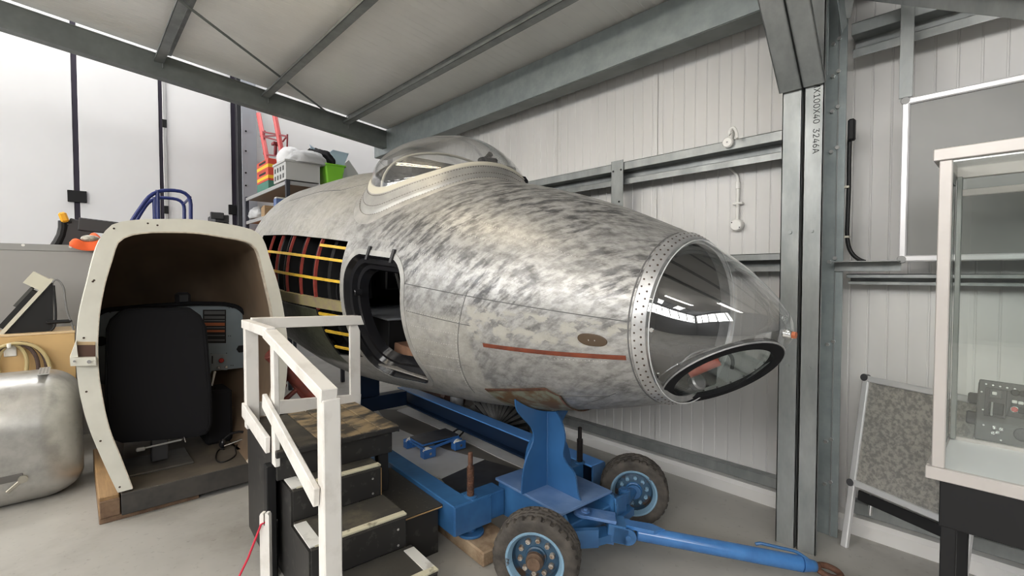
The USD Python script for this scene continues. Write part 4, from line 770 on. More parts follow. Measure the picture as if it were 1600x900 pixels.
obj('steering_lug', TB().prism(Polygon([(-0.49, -0.27), (-0.44, -0.29), (-0.36, -0.16), (-0.33, -0.05), (-0.42, -0.04)]), 0.16, 0.20).prism(Polygon([(-0.47, -0.29), (-0.44, -0.30), (-0.35, -0.17), (-0.37, -0.15)]), 0.16, 0.25), blue, tr)
# drawbar
H0, H1 = TP(-0.37, -0.035, 0.205), TP(0.345, 0.625, 0.085); dd = unit(H1 - H0); ds = unit(np.cross(EZ, dd)); du = np.cross(dd, ds)
YT = frame_T(H0, dd, ds, du)
yk = B(YT); yk.box(-0.16, 0.01, -0.05, 0.05, 0.045, 0.062, 0.003).box(-0.16, 0.01, -0.05, 0.05, -0.062, -0.045, 0.003).cyl((-0.16, 0, 0.045), (-0.16, 0, 0.062), 0.05, 24).cyl((-0.15, 0, 0.062), (-0.15, 0, 0.068), 0.024, 20).cyl((-0.15, 0, 0.066), (-0.15, 0, 0.078), 0.010, 12)
obj('drawbar_yoke', yk, mat('blue_chipped', (0.14, 0.24, 0.46), 0.32, 0.0, scale=14, color2=(0.055, 0.15, 0.37), bump=0.25, bscale=50), tr, smooth=25)
dh = B(YT); dh.box(-0.03, 0.06, -0.058, 0.058, -0.045, 0.045, 0.004); 
for s in (-0.058, 0.046): dh.cyl((0.075, s, -0.005), (0.075, s + 0.012, -0.005), 0.042, 24, cap=0.002).box(0.0, 0.075, s, s + 0.012, -0.045, 0.037, 0.002)
dh.cyl((0.075, -0.066, -0.005), (0.075, 0.066, -0.005), 0.014, 14)
obj('drawbar_hinge', dh, blue, tr, smooth=25)
L = np.linalg.norm(H1 - H0)
obj('drawbar_tube', B(YT).cyl((0.12, 0, 0), (L - 0.05, 0, 0), 0.038, 28, cap=0.006).cyl((L - 0.05, 0, 0), (L + 0.02, 0, 0), 0.038, 24, r2=0.022).prism(Polygon([(0.05, -0.03), (0.20, -0.036), (0.26, 0), (0.20, 0.036), (0.05, 0.03)]), 0.026, 0.044), mat('blue_drawbar', (0.055, 0.19, 0.47), 0.2, 0.0, scale=10, color2=(0.04, 0.145, 0.38), bump=0.12, bscale=40, coat=0.4), tr, smooth=30)
obj('drawbar_handle', B(YT).tube(fillet([(L - 0.27, 0.02, 0.045), (L - 0.25, 0.02, 0.055), (L - 0.08, 0.01, 0.052), (L - 0.03, 0.0, 0.03)], 0.03), 0.008, 8), blue, tr)
ring = [H1 + dd * (0.075 + 0.050 * math.cos(a)) + ds * 0.050 * math.sin(a) - EZ * 0.012 for a in np.linspace(0, 2 * np.pi, 36, endpoint=False)]
obj('tow_eye', B().tube(ring, 0.0145, 12, closed=True).sphere(H1 + dd * 0.012, 0.024, 2), rust, tr)
obj('eye_boss', B().sphere(H1 + dd * 0.0, 0.028, 2), blue, tr)
# timber packing under the near jack
bk = mat('dusty_timber', (0.40, 0.30, 0.20), 0.8, scale=7, color2=(0.17, 0.10, 0.055), lo=0.40, hi=0.66, bump=0.25, bscale=30)
single('timber_block', B(TT).box(-1.42, -0.79, -0.565, -0.34, 0.0, 0.081, 0.008), bk, 'brown timber packing block dusted white under the near trailer jack foot', 'block')
single('timber_block', B(TT).box(-1.3, -0.80, 0.22, 0.44, 0.0, 0.081, 0.008), bk, 'timber packing block under the far trailer jack, near the wall', 'block')
# sheets on the floor under the trailer
sh = mat('white_board', (0.66, 0.67, 0.69), 0.3, var=0.12, scale=4); dkp = mat('dark_steel_plate', (0.14, 0.14, 0.15), 0.3, 0.5, var=0.3, scale=6)
def slab(pts, z0, z1): return B().prism(Polygon([tuple(onZ(x, y, z0)[:2]) for x, y in pts]), z0, z1)
single('floor_board', slab([(585, 690), (610, 665), (700, 705), (757, 719), (690, 748), (640, 735)], 0.002, 0.008), sh, 'white board lying on the floor under the trailer, below the machine skate', 'board')
single('floor_board', slab([(620, 642), (660, 630), (900, 745), (880, 760), (780, 716), (700, 676)], 0.002, 0.008), sh, 'long pale strip of board on the floor beside the far trailer beam', 'board')
single('floor_plate', slab([(690, 749), (757, 719), (830, 740), (860, 770), (790, 800), (720, 790)], 0.002, 0.007), dkp, 'dark steel plate on the floor beside the near jack screw', 'plate')
single('floor_dark_strip', slab([(590, 640), (622, 640), (780, 717), (835, 741), (757, 718), (690, 700), (608, 664)], 0.0008, 0.0018), mat('floor_strip_dark', (0.15, 0.14, 0.13), 0.6), 'dark strip between the white boards under the trailer', 'mat')  # thin dark strip added to darken the gap between the boards
# machine skate
sp = onZ(682, 690, 0.06); ma = math.radians(87)
kx, ky = np.array([math.cos(ma), math.sin(ma), 0]), np.array([-math.sin(ma), math.cos(ma), 0]); KT = frame_T(np.array([sp[0], sp[1], 0.008]), kx, ky, EZ); KB = lambda: B(KT)
sk_ = thing('machine_skate', 'blue machinery skate with white rollers standing on the white floor board', 'skate', (sp[0], sp[1], 0.008))
obj('top_pad', KB().box(-0.20, 0.16, -0.11, 0.11, 0.100, 0.112, 0.003), mat('black_rubber_pad', (0.06, 0.06, 0.067), 0.3, var=0.3, scale=20), sk_); obj('deck', KB().box(-0.20, 0.16, -0.11, 0.11, 0.086, 0.100, 0.002), blue_bright, sk_)
for x_ in (-0.17, 0.13):
    for y_ in (-0.15, 0.15):
        obj('roller_bracket', KB().box(x_ - 0.055, x_ + 0.055, y_ - 0.034, y_ - 0.028, 0.0 + 0.005, 0.075, 0.002).box(x_ - 0.055, x_ + 0.055, y_ + 0.028, y_ + 0.034, 0.005, 0.075, 0.002).box(x_ - 0.055, x_ - 0.049, y_ - 0.03, y_ + 0.03, 0.005, 0.06, 0.001), blue_bright, sk_)
        obj('roller', KB().cyl((x_, y_ - 0.026, 0.042), (x_, y_ + 0.026, 0.042), 0.041, 20, cap=0.004), white_p, sk_); obj('axle_bolt', KB().cyl((x_, y_ - 0.045, 0.042), (x_, y_ + 0.045, 0.042), 0.011, 10), chrome, sk_)
for y_ in (-0.12, 0.12): obj('link_bar', KB().bar((-0.2, y_, 0.05), (0.16, y_, 0.085), 0.012, 0.022, c=0.002), blue_bright, sk_)
for x_ in (-0.19, 0.15): obj('tie_rod', KB().bar((x_, -0.15, 0.065), (x_, 0.15, 0.065), 0.02, 0.02, c=0.002), blue_bright, sk_)
obj('pull_handle', KB().tube(fillet([(0.18, -0.06, 0.06), (0.26, -0.05, 0.10), (0.26, 0.05, 0.10), (0.18, 0.06, 0.06)], 0.03), 0.008, 8), black, sk_)
# compressor rotor behind the far beam
fp = onY(775, 655, 2.90); fd = unit([0.35, -0.93, 0.10])
ro_ = thing('compressor_blades', 'fan of dark jet engine compressor blades standing on the floor behind the far trailer beam', 'engine part', (fp[0], fp[1], 0.0))
bld = mat('dark_blade_metal', (0.20, 0.195, 0.19), 0.40, 0.5, var=0.3, scale=12); RT = axis_T(np.array([fp[0], fp[1], 0.075]), fd)
obj('rotor_hub', B().add(lathe([(0, 0.04), (0.05, 0.04), (0.055, 0.03), (0.055, -0.03), (0, -0.04)], 32), RT), bld, ro_)
for k in range(15):
    an0 = math.radians(8 + k * 164 / 14); an0 = an0 if RT[2, 1] > 0 else -an0
    T = RT @ trimesh.transformations.rotation_matrix(an0, [0, 0, 1]); tw = []
    for r, an, wd in ((0.05, 0.4, 0.006), (0.16, 0.6, 0.013), (0.33, 0.8, 0.026)):
        dxy = np.array([0, math.cos(an), math.sin(an)]) * wd; tw += [[np.array([r, 0, 0]) - dxy, np.array([r, 0.004, 0.003]), np.array([r, 0, 0]) + dxy, np.array([r, -0.004, -0.003])]]
    obj('blade', B().add(loft(tw, cap0=True, cap1=True), T), bld, ro_, smooth=50)
obj('dark_backing', B(RT).prism(shapely.Point(0, 0).buffer(0.32, quad_segs=20).intersection(sbox(-0.4, -0.02 if RT[2, 1] > 0 else -0.4, 0.4, 0.4 if RT[2, 1] > 0 else 0.02)), -0.075, -0.06), black, ro_); obj('stand', B().box(fp[0] - 0.45, fp[0] + 0.45, fp[1] - 0.06, fp[1] + 0.06, 0.0, 0.03, 0.004), black, ro_)  # black half disc added so the gaps between blades stay dark
cp = onY(692, 625, 2.95)
single('brown_tank', B().cyl((cp[0] - 0.35, cp[1] + 0.06, 0.17), (cp[0] + 0.16, cp[1] + 0.04, 0.17), 0.17, 32, cap=0.03), mat('brown_red_tank', (0.20, 0.11, 0.09), 0.5, var=0.2, scale=5), 'reddish brown drum lying behind the far trailer beam', 'drum')
single('pale_can', B().cyl((cp[0] + 0.30, cp[1] - 0.03, 0), (cp[0] + 0.30, cp[1] - 0.03, 0.44), 0.07, 24, cap=0.01), mat('pale_can', (0.5, 0.5, 0.52), 0.4), 'pale canister standing between the brown drum and the bladed rotor', 'canister')

# ---------------------------------------------------------------- black wooden steps with white handrail
STT = frame_T(np.zeros(3), E1, E2, EZ); SB = lambda: B(STT)
def SP(x, y, z): return x * E1 + y * E2 + np.array([0, 0, z])
bwood = mat('black_painted_ply', (0.019, 0.018, 0.0175), 0.5, scale=18, color2=(0.04, 0.038, 0.035), lo=0.36, hi=0.42, bump=0.12, bscale=40)
worn = mat('worn_black_tread', (0.045, 0.042, 0.037), 0.55, scale=5, color2=(0.10, 0.088, 0.065), lo=0.34, hi=0.46, bump=0.2, bscale=50)
plank_m = mat('worn_plank', (0.27, 0.20, 0.115), 0.6, scale=5.5, color2=(0.05, 0.043, 0.035), lo=0.44, hi=0.58, stretch=(2.2, 1.0, 1), bump=0.2, bscale=40); plank_d = mat('dark_plank', (0.075, 0.066, 0.052), 0.6, scale=8, color2=(0.035, 0.032, 0.028), stretch=(2.2, 1, 1), bump=0.2)
nosing = mat('worn_yellow_nosing', (0.56, 0.53, 0.40), 0.6, scale=14, color2=(0.20, 0.18, 0.13), lo=0.33, hi=0.44); wstrip = mat('white_edge_tape', (0.62, 0.62, 0.60), 0.5, scale=12, color2=(0.42, 0.41, 0.39), lo=0.3, hi=0.45)
stp = thing('steps', 'black wooden steps with worn platform and white painted handrail up to the aircraft door', 'steps', tuple(SP(-2.5, 0.85, 0)))
py = np.linspace(0.575, 1.225, 7)
for k in range(6): obj('plank', SB().box(-3.18, -2.50, py[k] + 0.002, py[k + 1] - 0.002, 0.635, 0.66 + 0.001 * (k % 2), 0.003), plank_m if k in (2, 3, 4, 5) else plank_d, stp, smooth=False)
obj('platform_trim', SB().box(-2.515, -2.495, 0.575, 1.228, 0.625, 0.655, 0.004).box(-3.18, -2.5, 1.222, 1.232, 0.62, 0.655, 0.003), bwood, stp)
obj('platform_frame', SB().box(-2.555, -2.53, 0.585, 1.20, 0.50, 0.635, 0.003).box(-3.16, -2.55, 1.18, 1.205, 0.50, 0.635, 0.003), bwood, stp)
obj('side_panel', SB().box(-3.17, -2.60, 0.575, 0.595, 0.01, 0.635, 0.003), bwood, stp); obj('rear_panel', SB().box(-3.17, -3.15, 0.595, 1.20, 0.01, 0.635, 0.003), bwood, stp)
for x_, y_ in ((-2.60, 1.165), (-3.13, 1.165), (-3.13, 0.615)): obj('leg', SB().box(x_ - 0.03, x_ + 0.03, y_ - 0.03, y_ + 0.03, 0, 0.63, 0.004), bwood, stp)
steps_ = ((-2.40, -2.68, 0.50, 1.070), (-2.128, -2.40, 0.335, 1.082), (-1.865, -2.128, 0.17, 1.106))
for k, (xf, xb, z, yr) in enumerate(steps_):
    obj('tread', SB().box(xb, xf, 0.625, yr, z - 0.02, z, 0.002), worn, stp); obj('riser', SB().box(xf - 0.016, xf, 0.625, yr - 0.002, z - 0.165, z - 0.02, 0.002), bwood, stp)
    obj('nosing', SB().box(xf - 0.035, xf + 0.003, 0.64, yr + 0.001, z - 0.006, z + 0.003, 0.001), nosing, stp); obj('edge_strip', SB().box(xb + 0.03, xf + 0.002, 0.618, 0.675, z - 0.003, z + 0.0035, 0.001), wstrip, stp)
    if k == 2: obj('edge_strip', SB().box(xb + 0.03, xf - 0.03, yr - 0.055, yr, z - 0.003, z + 0.0035, 0.001), wstrip, stp)
    for zz in (0.045, 0.125): obj('screw_head', B().cyl(SP(xf, yr - 0.045, z - zz - 0.02), SP(xf + 0.002, yr - 0.045, z - zz - 0.02), 0.006, 8), bolt_m, stp)
prof = [(-2.66, 0.0), (-2.66, 0.48), (-2.403, 0.48), (-2.403, 0.315), (-2.131, 0.315), (-2.131, 0.15), (-1.868, 0.15), (-1.868, 0)]
LNG = lambda y: np.array([[1, 0, 0, 0], [0, 0, -1, y], [0, 1, 0, 0], [0, 0, 0, 1.0]])
obj('stringer', SB().prism(Polygon(prof), 0, 0.018, LNG(0.634)), bwood, stp, smooth=False); obj('stringer', SB().prism(Polygon(prof), 0, 0.012, LNG(1.072)), bwood, stp, smooth=False)
obj('stringer_edge', SB().prism(Polygon(prof), 0, 0.004, LNG(1.0765)), mat('raw_ply_edge', (0.38, 0.24, 0.11), 0.6), stp, smooth=False)
obj('side_post', SB().box(-2.62, -2.56, 0.545, 0.590, 0.0, 0.575, 0.004), black, stp)
# handrail
def rail(p, q, w, h, up=EZ, name='rail'): obj(name, B().bar(SP(*p), SP(*q), w, h, up=up, c=0.003), white_wood, stp)
obj('newel', SB().box(-1.80, -1.730, 0.555, 0.620, 0.0, 1.075, 0.004), white_wood, stp)
obj('newel', SB().box(-2.585, -2.52, 0.575, 0.60, 0.575, 1.235, 0.003), white_wood, stp); obj('newel', SB().box(-3.165, -3.105, 0.56, 0.63, 0.62, 1.22, 0.003), white_wood, stp); obj('newel', SB().box(-3.165, -3.14, 1.19, 1.262, 0.66, 1.21, 0.003), white_wood, stp)
rail((-3.17, 0.575, 1.235), (-2.56, 0.575, 1.240), 0.045, 0.05); rail((-3.15, 0.60, 1.237), (-3.15, 1.29, 1.215), 0.045, 0.065)
rail((-2.60, 0.575, 1.235), (-1.735, 0.580, 1.090), 0.06, 0.048)
rail((-2.65, 0.560, 0.885), (-1.77, 0.542, 0.712), 0.022, 0.075); rail((-3.15, 0.60, 0.72), (-3.15, 1.262, 0.665), 0.022, 0.085); rail((-3.17, 0.558, 0.725), (-2.58, 0.558, 0.675), 0.022, 0.085)
# lower step box right of the steps
lb = thing('step_box', 'low black plywood step box standing right of the steps against the trailer', 'step', tuple(SP(-2.5, 1.22, 0)))
obj('lid', SB().box(-2.86, -2.215, 1.105, 1.345, 0.252, 0.266, 0.002), mat('speckled_black_lid', (0.035, 0.033, 0.030), 0.5, scale=60, color2=(0.10, 0.095, 0.08), lo=0.33, hi=0.40, bump=0.15), lb); obj('lid_edge', SB().box(-2.213, -2.209, 1.11, 1.34, 0.253, 0.259, 0.0005), MATS['raw_ply_edge'], lb)
obj('front_panel', SB().box(-2.245, -2.23, 1.12, 1.325, 0.0, 0.252, 0.002), bwood, lb); obj('side_board', SB().box(-2.84, -2.245, 1.31, 1.325, 0.0, 0.252, 0.002), bwood, lb); obj('side_board', SB().box(-2.84, -2.245, 1.12, 1.135, 0.0, 0.252, 0.002), bwood, lb)
# slotted barrier post and red cord
bp_ = onZ(417, 945, 0.0); top = 0.80
d_ = np.linalg.norm(bp_[:2]); bz = EYE[2] + (428 - 806) / FPX * ((bp_ - EYE) @ F0)
bpt = thing('barrier_post', 'short white slotted barrier post at the foot of the steps, holding the red cord', 'post', tuple(bp_))
PTM = frame_T(bp_, RIGHT, F0, EZ); hw = 0.5 * 15 / FPX * ((bp_ - EYE) @ F0)
pl_ = Polygon([(-hw, 0), (hw, 0), (hw, bz - 0.01), (hw - 0.005, bz), (0.004, bz), (0.0035, bz - 0.055), (-0.0035, bz - 0.055), (-0.004, bz), (-hw + 0.005, bz), (-hw, bz - 0.01)])
obj('post', B(PTM).prism(pl_, -0.012, 0.012, np.array([[1, 0, 0, 0], [0, 0, -1, 0], [0, 1, 0, 0], [0, 0, 0, 1.0]])), white_wood, bpt); obj('foot', B(PTM).box(-0.12, 0.12, -0.10, 0.10, 0, 0.02, 0.004), white_wood, bpt)
r0 = bp_ + EZ * (bz - 0.045); r1 = onZ(345, 960, 0.03)
single('rope', B().tube(np.array([r0 + F0 * 0.02, r0, r0 - F0 * 0.02 - RIGHT * 0.01, r0 * 0.6 + r1 * 0.4, r1]), 0.0048, 8), mat('red_cord', (0.55, 0.02, 0.05), 0.6, bump=0.3, bscale=200), 'red rope hanging from the slotted white post', 'rope')
# ---------------------------------------------------------------- simulator pod on the left
PX = -3.76
def yz(px, X=PX): p = onX(px[0], px[1], X); return (p[1], p[2])
O_ = [(184, 770), (150, 697), (141, 675), (130, 640), (122, 600), (119, 567), (121, 512), (130, 465), (134, 450), (145, 405), (155, 375), (165, 360), (175, 351), (200, 344.5), (250, 342), (300, 342.5), (350, 349), (390, 357.5), (402, 363), (412, 375), (422, 405), (436, 450), (445, 497), (450, 545), (447, 600), (440, 640), (425, 690), (405, 735)]
I_ = [(207, 764), (185, 707), (172, 675), (160, 625), (153, 575), (152, 550), (154, 500), (162, 450), (175, 405), (185, 377), (195, 370), (212, 365), (250, 362), (300, 363), (350, 370), (385, 377), (400, 387), (410, 420), (417, 450), (425, 487), (430, 540), (428, 600), (420, 640), (405, 690), (388, 728)]
def curve(pts, n): q = np.array([yz(p) for p in pts]); t = np.r_[0, np.cumsum(np.linalg.norm(np.diff(q, axis=0), axis=1))]; return PchipInterpolator(t, q)(np.linspace(0, t[-1], n))
oc, ic = curve(O_, 90), curve(I_, 90); pc = np.array([0.60, 1.0])
pod_c = mat('pod_cream_paint', (0.70, 0.69, 0.62), 0.42, scale=4, color2=(0.62, 0.61, 0.545), bump=0.05); pod_in = mat('pod_brown_lining', (0.20, 0.14, 0.093), 0.55, var=0.25, scale=3)
raw_edge = mat('chipped_edge', (0.62, 0.55, 0.45), 0.6, var=0.3, scale=30)
pod = thing('simulator_pod', 'cream and brown cockpit simulator pod on timber bearers, open towards the viewer', 'simulator', (-4.3, 0.6, 0))
def at3(c, X, k=1.0, dz=0.0): q = pc + (c - pc) * k; q = np.maximum(q, [-9, 0.17]) if dz == 0 else q; return np.c_[np.full(len(q), X), q[:, 0], q[:, 1]]
obj('rim', loft([at3(oc, PX - 0.03), at3(oc, PX), at3(ic, PX), at3(ic, PX - 0.05)], closed=False), pod_c, pod, smooth=30)
obj('rim_edge', loft([at3(ic, PX + 0.001, 1.002), at3(ic, PX + 0.001, 0.992), at3(ic, PX - 0.05, 0.992)], closed=False), raw_edge, pod, smooth=30)
obj('outer_shell', loft([at3(oc, PX - 0.029, 0.998), at3(oc, -4.1, 1.0), at3(oc, -4.6, 0.97), at3(oc, -5.0, 0.86), at3(oc, -5.15, 0.6), at3(oc, -5.2, 0.2)], closed=False), pod_c, pod, smooth=True)
obj('inner_shell', loft([at3(ic, PX - 0.05, 0.998), at3(ic, -4.1, 1.03), at3(ic, -4.55, 1.0), at3(ic, -4.85, 0.9), at3(ic, -5.0, 0.62), at3(ic, -5.05, 0.2)], closed=False), pod_in, pod, smooth=True)
for px in ((131, 528), (135, 612), (157, 689), (187, 761), (178, 357), (231, 349), (246, 352), (147, 438), (145, 440)):
    y_, z_ = yz(px); obj('rim_screw', B().cyl((PX - 0.003, y_, z_), (PX + 0.002, y_, z_), 0.006, 8), MATS['dark_rivet'], pod)
def flatX(pts, X, t0=-0.01, t1=0.01): return B().prism(Polygon([yz(p, X) for p in pts]), t0, t1, XPLANE(X))
obj('rim_window', flatX([(120.5, 539), (149, 539), (149, 558), (120.5, 558)], PX, -0.01, 0.004), mat('brown_strip', (0.095, 0.048, 0.034), 0.5), pod, label='dark brown strip on the left rim'); obj('tan_band', flatX([(121, 534), (149, 534), (149, 539), (120.5, 539)], PX, -0.01, 0.005), mat('tan_band', (0.52, 0.38, 0.22), 0.5), pod)
obj('latch_bracket', flatX([(109, 559), (149.5, 558), (150, 571), (110, 572)], PX + 0.035, -0.05, 0.005), pod_c, pod, label='cream latch bracket on the left rim'); obj('latch_gusset', flatX([(109, 559), (119, 532), (122, 558)], PX + 0.03, -0.05, 0.0), pod_c, pod)
for px, r in (((139, 565), 0.010), ((116, 564.5), 0.006)):
    y_, z_ = yz(px, PX + 0.04); obj('latch_knob', B().cyl((PX + 0.04, y_, z_), (PX + 0.048, y_, z_), r, 14), chrome, pod)
# base, bearers
base_m = mat('worn_black_base', (0.03, 0.029, 0.028), 0.55, scale=10, color2=(0.055, 0.05, 0.045)); deck_m = mat('dusty_deck', (0.115, 0.097, 0.076), 0.7, scale=4, color2=(0.065, 0.056, 0.047), bump=0.15, bscale=60)
obj('deck', B().box(-5.1, -3.765, 0.19, 1.12, 0.155, 0.17, 0.003), deck_m, pod); obj('front_board', B().box(-3.775, -3.757, 0.19, 1.12, 0.035, 0.168, 0.003), base_m, pod); obj('side_board', B().box(-5.1, -3.77, 1.10, 1.12, 0.035, 0.155, 0.003), base_m, pod)
pine = mat('pine_bearer', (0.33, 0.20, 0.09), 0.6, scale=5, color2=(0.22, 0.13, 0.06), stretch=(0.6, 6, 6), bump=0.15); pine_end = mat('pine_end_grain', (0.20, 0.125, 0.075), 0.7, scale=18, color2=(0.12, 0.07, 0.042), bump=0.2)
obj('bearer', B().box(-4.9, -3.80, 0.085, 0.185, 0.045, 0.165, 0.006), pine, pod); obj('bearer_end', B().box(-3.80, -3.785, 0.088, 0.186, 0.035, 0.14, 0.004), pine_end, pod); obj('skid', B().box(-4.9, -3.79, 0.085, 0.60, 0.0, 0.035, 0.004), pine_end, pod); obj('skid', B().box(-4.9, -4.3, 0.70, 1.10, 0.0, 0.035, 0.004), pine_end, pod)
# instrument panel
IX = -4.62
panel_m = mat('panel_blue_grey', (0.23, 0.275, 0.30), 0.45, var=0.1, scale=6)
obj('panel', flatX([(152, 600), (152, 492), (165, 485), (230, 479), (300, 475), (350, 476), (370, 481), (384, 495), (390, 520), (391, 573), (330, 579), (320, 600)], IX, -0.02, 0.02), panel_m, pod, label='blue-grey instrument panel')
rimp = [yz(p, IX + 0.02) for p in ((150, 492), (165, 484), (230, 478), (300, 474), (350, 474.5), (371, 479), (386, 494), (391, 520))]
obj('glareshield', B().tube([(IX + 0.04, a, b) for a, b in fillet([np.array([*q, 0]) for q in rimp], 0.04)[:, :2]], 0.017, 8), black_soft, pod)
PF = IX + 0.021
def pl(name, x0, y0, x1, y1, m_, t=0.004, lab=None): return obj(name, flatX([(x0, y0), (x1, y0), (x1, y1), (x0, y1)], PF, -0.001, t), m_, pod, label=lab)
pl('placard', 317, 484, 353, 536, black, lab='black placard with orange rows')
orange_row = mat('orange_row', (0.38, 0.10, 0.03), 0.5); grey_row = mat('grey_row', (0.09, 0.09, 0.09), 0.5)
for k, (a_, b_, m_) in enumerate(((486, 491, grey_row), (494, 498, grey_row), (504, 509, orange_row), (515.5, 519, orange_row), (511, 513, grey_row), (523, 525, grey_row), (530, 533, grey_row), (500, 502, grey_row))): pl('placard_row', 319, a_, 351, b_, m_, 0.0055)
pl('switch_panel', 329, 553, 355, 578, mat('light_switch_panel', (0.24, 0.27, 0.28), 0.5)); pl('switch_slot', 330.5, 556, 332.5, 568, black, 0.006)
def knob(name, px, r, h, m_, n=16):
    y_, z_ = yz(px, PF); return obj(name, B().cyl((PF - 0.002, y_, z_), (PF + h, y_, z_), r, n, cap=min(r * 0.25, 0.004)), m_, pod)
knob('red_knob', (345.5, 563), 0.019, 0.02, mat('red_knob', (0.45, 0.03, 0.02), 0.35)); knob('toggle', (341, 574), 0.011, 0.02, chrome); knob('toggle', (353, 573), 0.011, 0.02, chrome)
knob('vent', (376, 545), 0.034, 0.012, black, 6); knob('vent', (158, 533), 0.035, 0.012, black, 12)
for px in ((357, 525), (360, 525), (361, 571), (364, 571), (330, 553), (354, 552), (358, 481), (363, 481), (172, 488)): knob('panel_screw', px, 0.004, 0.002, black, 8)
y_, z_ = yz((285, 466), -4.75); obj('top_stand', B().box(-4.80, -4.68, y_ - 0.05, y_ + 0.05, z_ - 0.12, z_ + 0.05, 0.02), mat('dim_black', (0.035, 0.035, 0.037), 0.5), pod)
a_, b_ = onX(336, 580, -4.45), onX(331, 603, -4.42); obj('control_stick', B().tube([a_, (a_ + b_) / 2, b_], [0.010, 0.008, 0.007], 8), white_p, pod, label='white control stick'); obj('stick_boot', B().cyl(b_ - [0, 0, 0.36], b_, 0.045, 16, r2=0.02), black_soft, pod)
obj('pedal_box', B().box(-4.62, -4.35, 0.74, 0.93, 0.17, 0.60, 0.02), black_soft, pod)
# seat seen from behind
SX = -4.12
bk_ = [(166, 515), (172, 500), (187, 487), (198, 482), (295, 480), (312, 492), (321, 510), (324, 540), (329, 610), (330, 660), (322, 676), (305, 681), (190, 690), (175, 684), (166, 655), (164, 600)]
sp_ = Polygon([yz(p, SX) for p in bk_]).buffer(-0.02).buffer(0.02, quad_segs=5)
sb_ = B()
for i, (gap, x0, x1) in enumerate(((0.0, -0.055, 0.035), (0.012, 0.035, 0.045), (0.03, 0.045, 0.05))): sb_.prism(sp_.buffer(-gap), x0, x1, XPLANE(SX))
obj('seat_back', sb_, black_soft, pod, smooth=40, label='black upholstered seat back'); obj('seat_cushion', B().box(-4.55, -4.18, 0.26, 0.66, 0.40, 0.52, 0.04), black_soft, pod)
q0, q1 = onX(236, 690, -4.2), onX(263, 735, -4.2)
obj('seat_pedestal', B().box(-4.26, -4.18, q0[1], q1[1], 0.19, 0.46, 0.006), mat('pedestal_grey', (0.06, 0.06, 0.065), 0.4), pod); obj('pedestal_plate', B().box(-4.40, -4.02, q0[1] - 0.16, q1[1] + 0.13, 0.17, 0.185, 0.003), mat('scuffed_plate', (0.085, 0.078, 0.07), 0.5, scale=12, color2=(0.05, 0.047, 0.043)), pod)
p0, p1 = onX(218, 702, -4.08), onX(284, 687, -4.08); obj('seat_lever', B().bar(p0, p1, 0.010, 0.012).box(p0[0] - 0.01, p0[0] + 0.02, p0[1] - 0.02, p0[1] + 0.03, p0[2] - 0.012, p0[2] + 0.012, 0.006), grey_p, pod); obj('lever_clip', B().tube([p1, p1 + [0.01, 0.012, 0.02], p1 + [0.01, 0.02, -0.02]], 0.005, 6), chrome, pod)
# headset on the deck
hp = onZ(368, 690, 0.20); hd = thing('headset', 'black headset with coiled lead lying on the deck of the simulator pod', 'headphones', (hp[0], hp[1], 0.17))
ha = np.linspace(0, np.pi, 20); obj('headband', B().tube([hp + np.array([0.02 * math.sin(t), 0.09 * math.cos(t), 0.06 * math.sin(t) + 0.02]) for t in ha], 0.010, 8), black_gloss, hd)
for s in (-1, 1): obj('ear_cup', B().sphere(hp + [0, 0.09 * s, 0.01], 0.042, 2, (0.8, 0.6, 1.0)), black_gloss, hd)
obj('mic_boom', B().cyl(hp + [0.05, -0.09, 0.0], hp + [0.05, 0.08, 0.03], 0.008, 8), chrome, hd)
hc = [onZ(x, y, 0.176) for x, y in ((350, 702), (338, 718), (348, 722), (362, 716), (368, 703), (372, 694))]; obj('lead', B().tube(smooth_path(hc, 40), 0.005, 6), black, hd)

# ---------------------------------------------------------------- left edge
bar_m = mat('bare_tank_metal', (0.56, 0.55, 0.53), 0.36, 0.8, scale=4.5, color2=(0.34, 0.335, 0.32), lo=0.32, hi=0.58, bump=0.16, bscale=25, rvar=0.12, detail=9.0)
tk = thing('metal_tank', 'dented bare aluminium tank casing with a lever latch at the left edge', 'tank', (-4.7, -0.5, 0))
pts = []
for X, rz in ((-4.60, 0.19), (-5.05, 0.19)):
    pass
def rbox(x0, x1, y0, y1, z0, z1, r, n=2):
    s = trimesh.creation.icosphere(n, r); v = np.vstack([s.vertices + [a, b, c] for a in (x0 + r, x1 - r) for b in (y0 + r, y1 - r) for c in (z0 + r, z1 - r)]); return hull(v)
tp = onX(60, 596, -4.75)
ico = trimesh.creation.icosphere(4, 1.0).vertices
obj('casing', hull(np.vstack([ico * [r, 0.22, r] + [x_, y_, z_] for y_ in (-1.3, -0.19) for x_, z_, r in ((-4.56, 0.16, 0.16), (-4.78, 0.45, 0.38), (-4.95, 0.16, 0.16), (-4.95, 0.62, 0.20))])), bar_m, tk, smooth=40)
def ontank(px, X=-4.398): return onX(px[0], px[1], X)
l0, l1 = ontank((36, 748)), ontank((11, 769)); obj('latch_lever', B().bar(l0 + [0.01, 0, 0], l1 + [0.015, 0, 0], 0.012, 0.022).cyl(l0 - [0.01, 0, 0], l0 + [0.018, 0, 0], 0.024, 18), mat('latch_alloy', (0.36, 0.34, 0.29), 0.4, 0.6), tk)
s0, s1 = ontank((0, 752)), ontank((36, 744)); obj('latch_slot', B().bar(s0 - [0, 0.15, -0.0], s1, 0.006, 0.045), mat('dark_slot', (0.10, 0.095, 0.09), 0.5), tk)
tb0 = np.array([-4.62, tp[1], 0.80]); zt = 0.83
obj('perforated_tab', B().box(-4.95, -4.62, tp[1] - 0.0, tp[1] + 0.06, zt - 0.002, zt + 0.004, 0.001), mat('tab_metal', (0.45, 0.45, 0.45), 0.4, 0.6), tk)
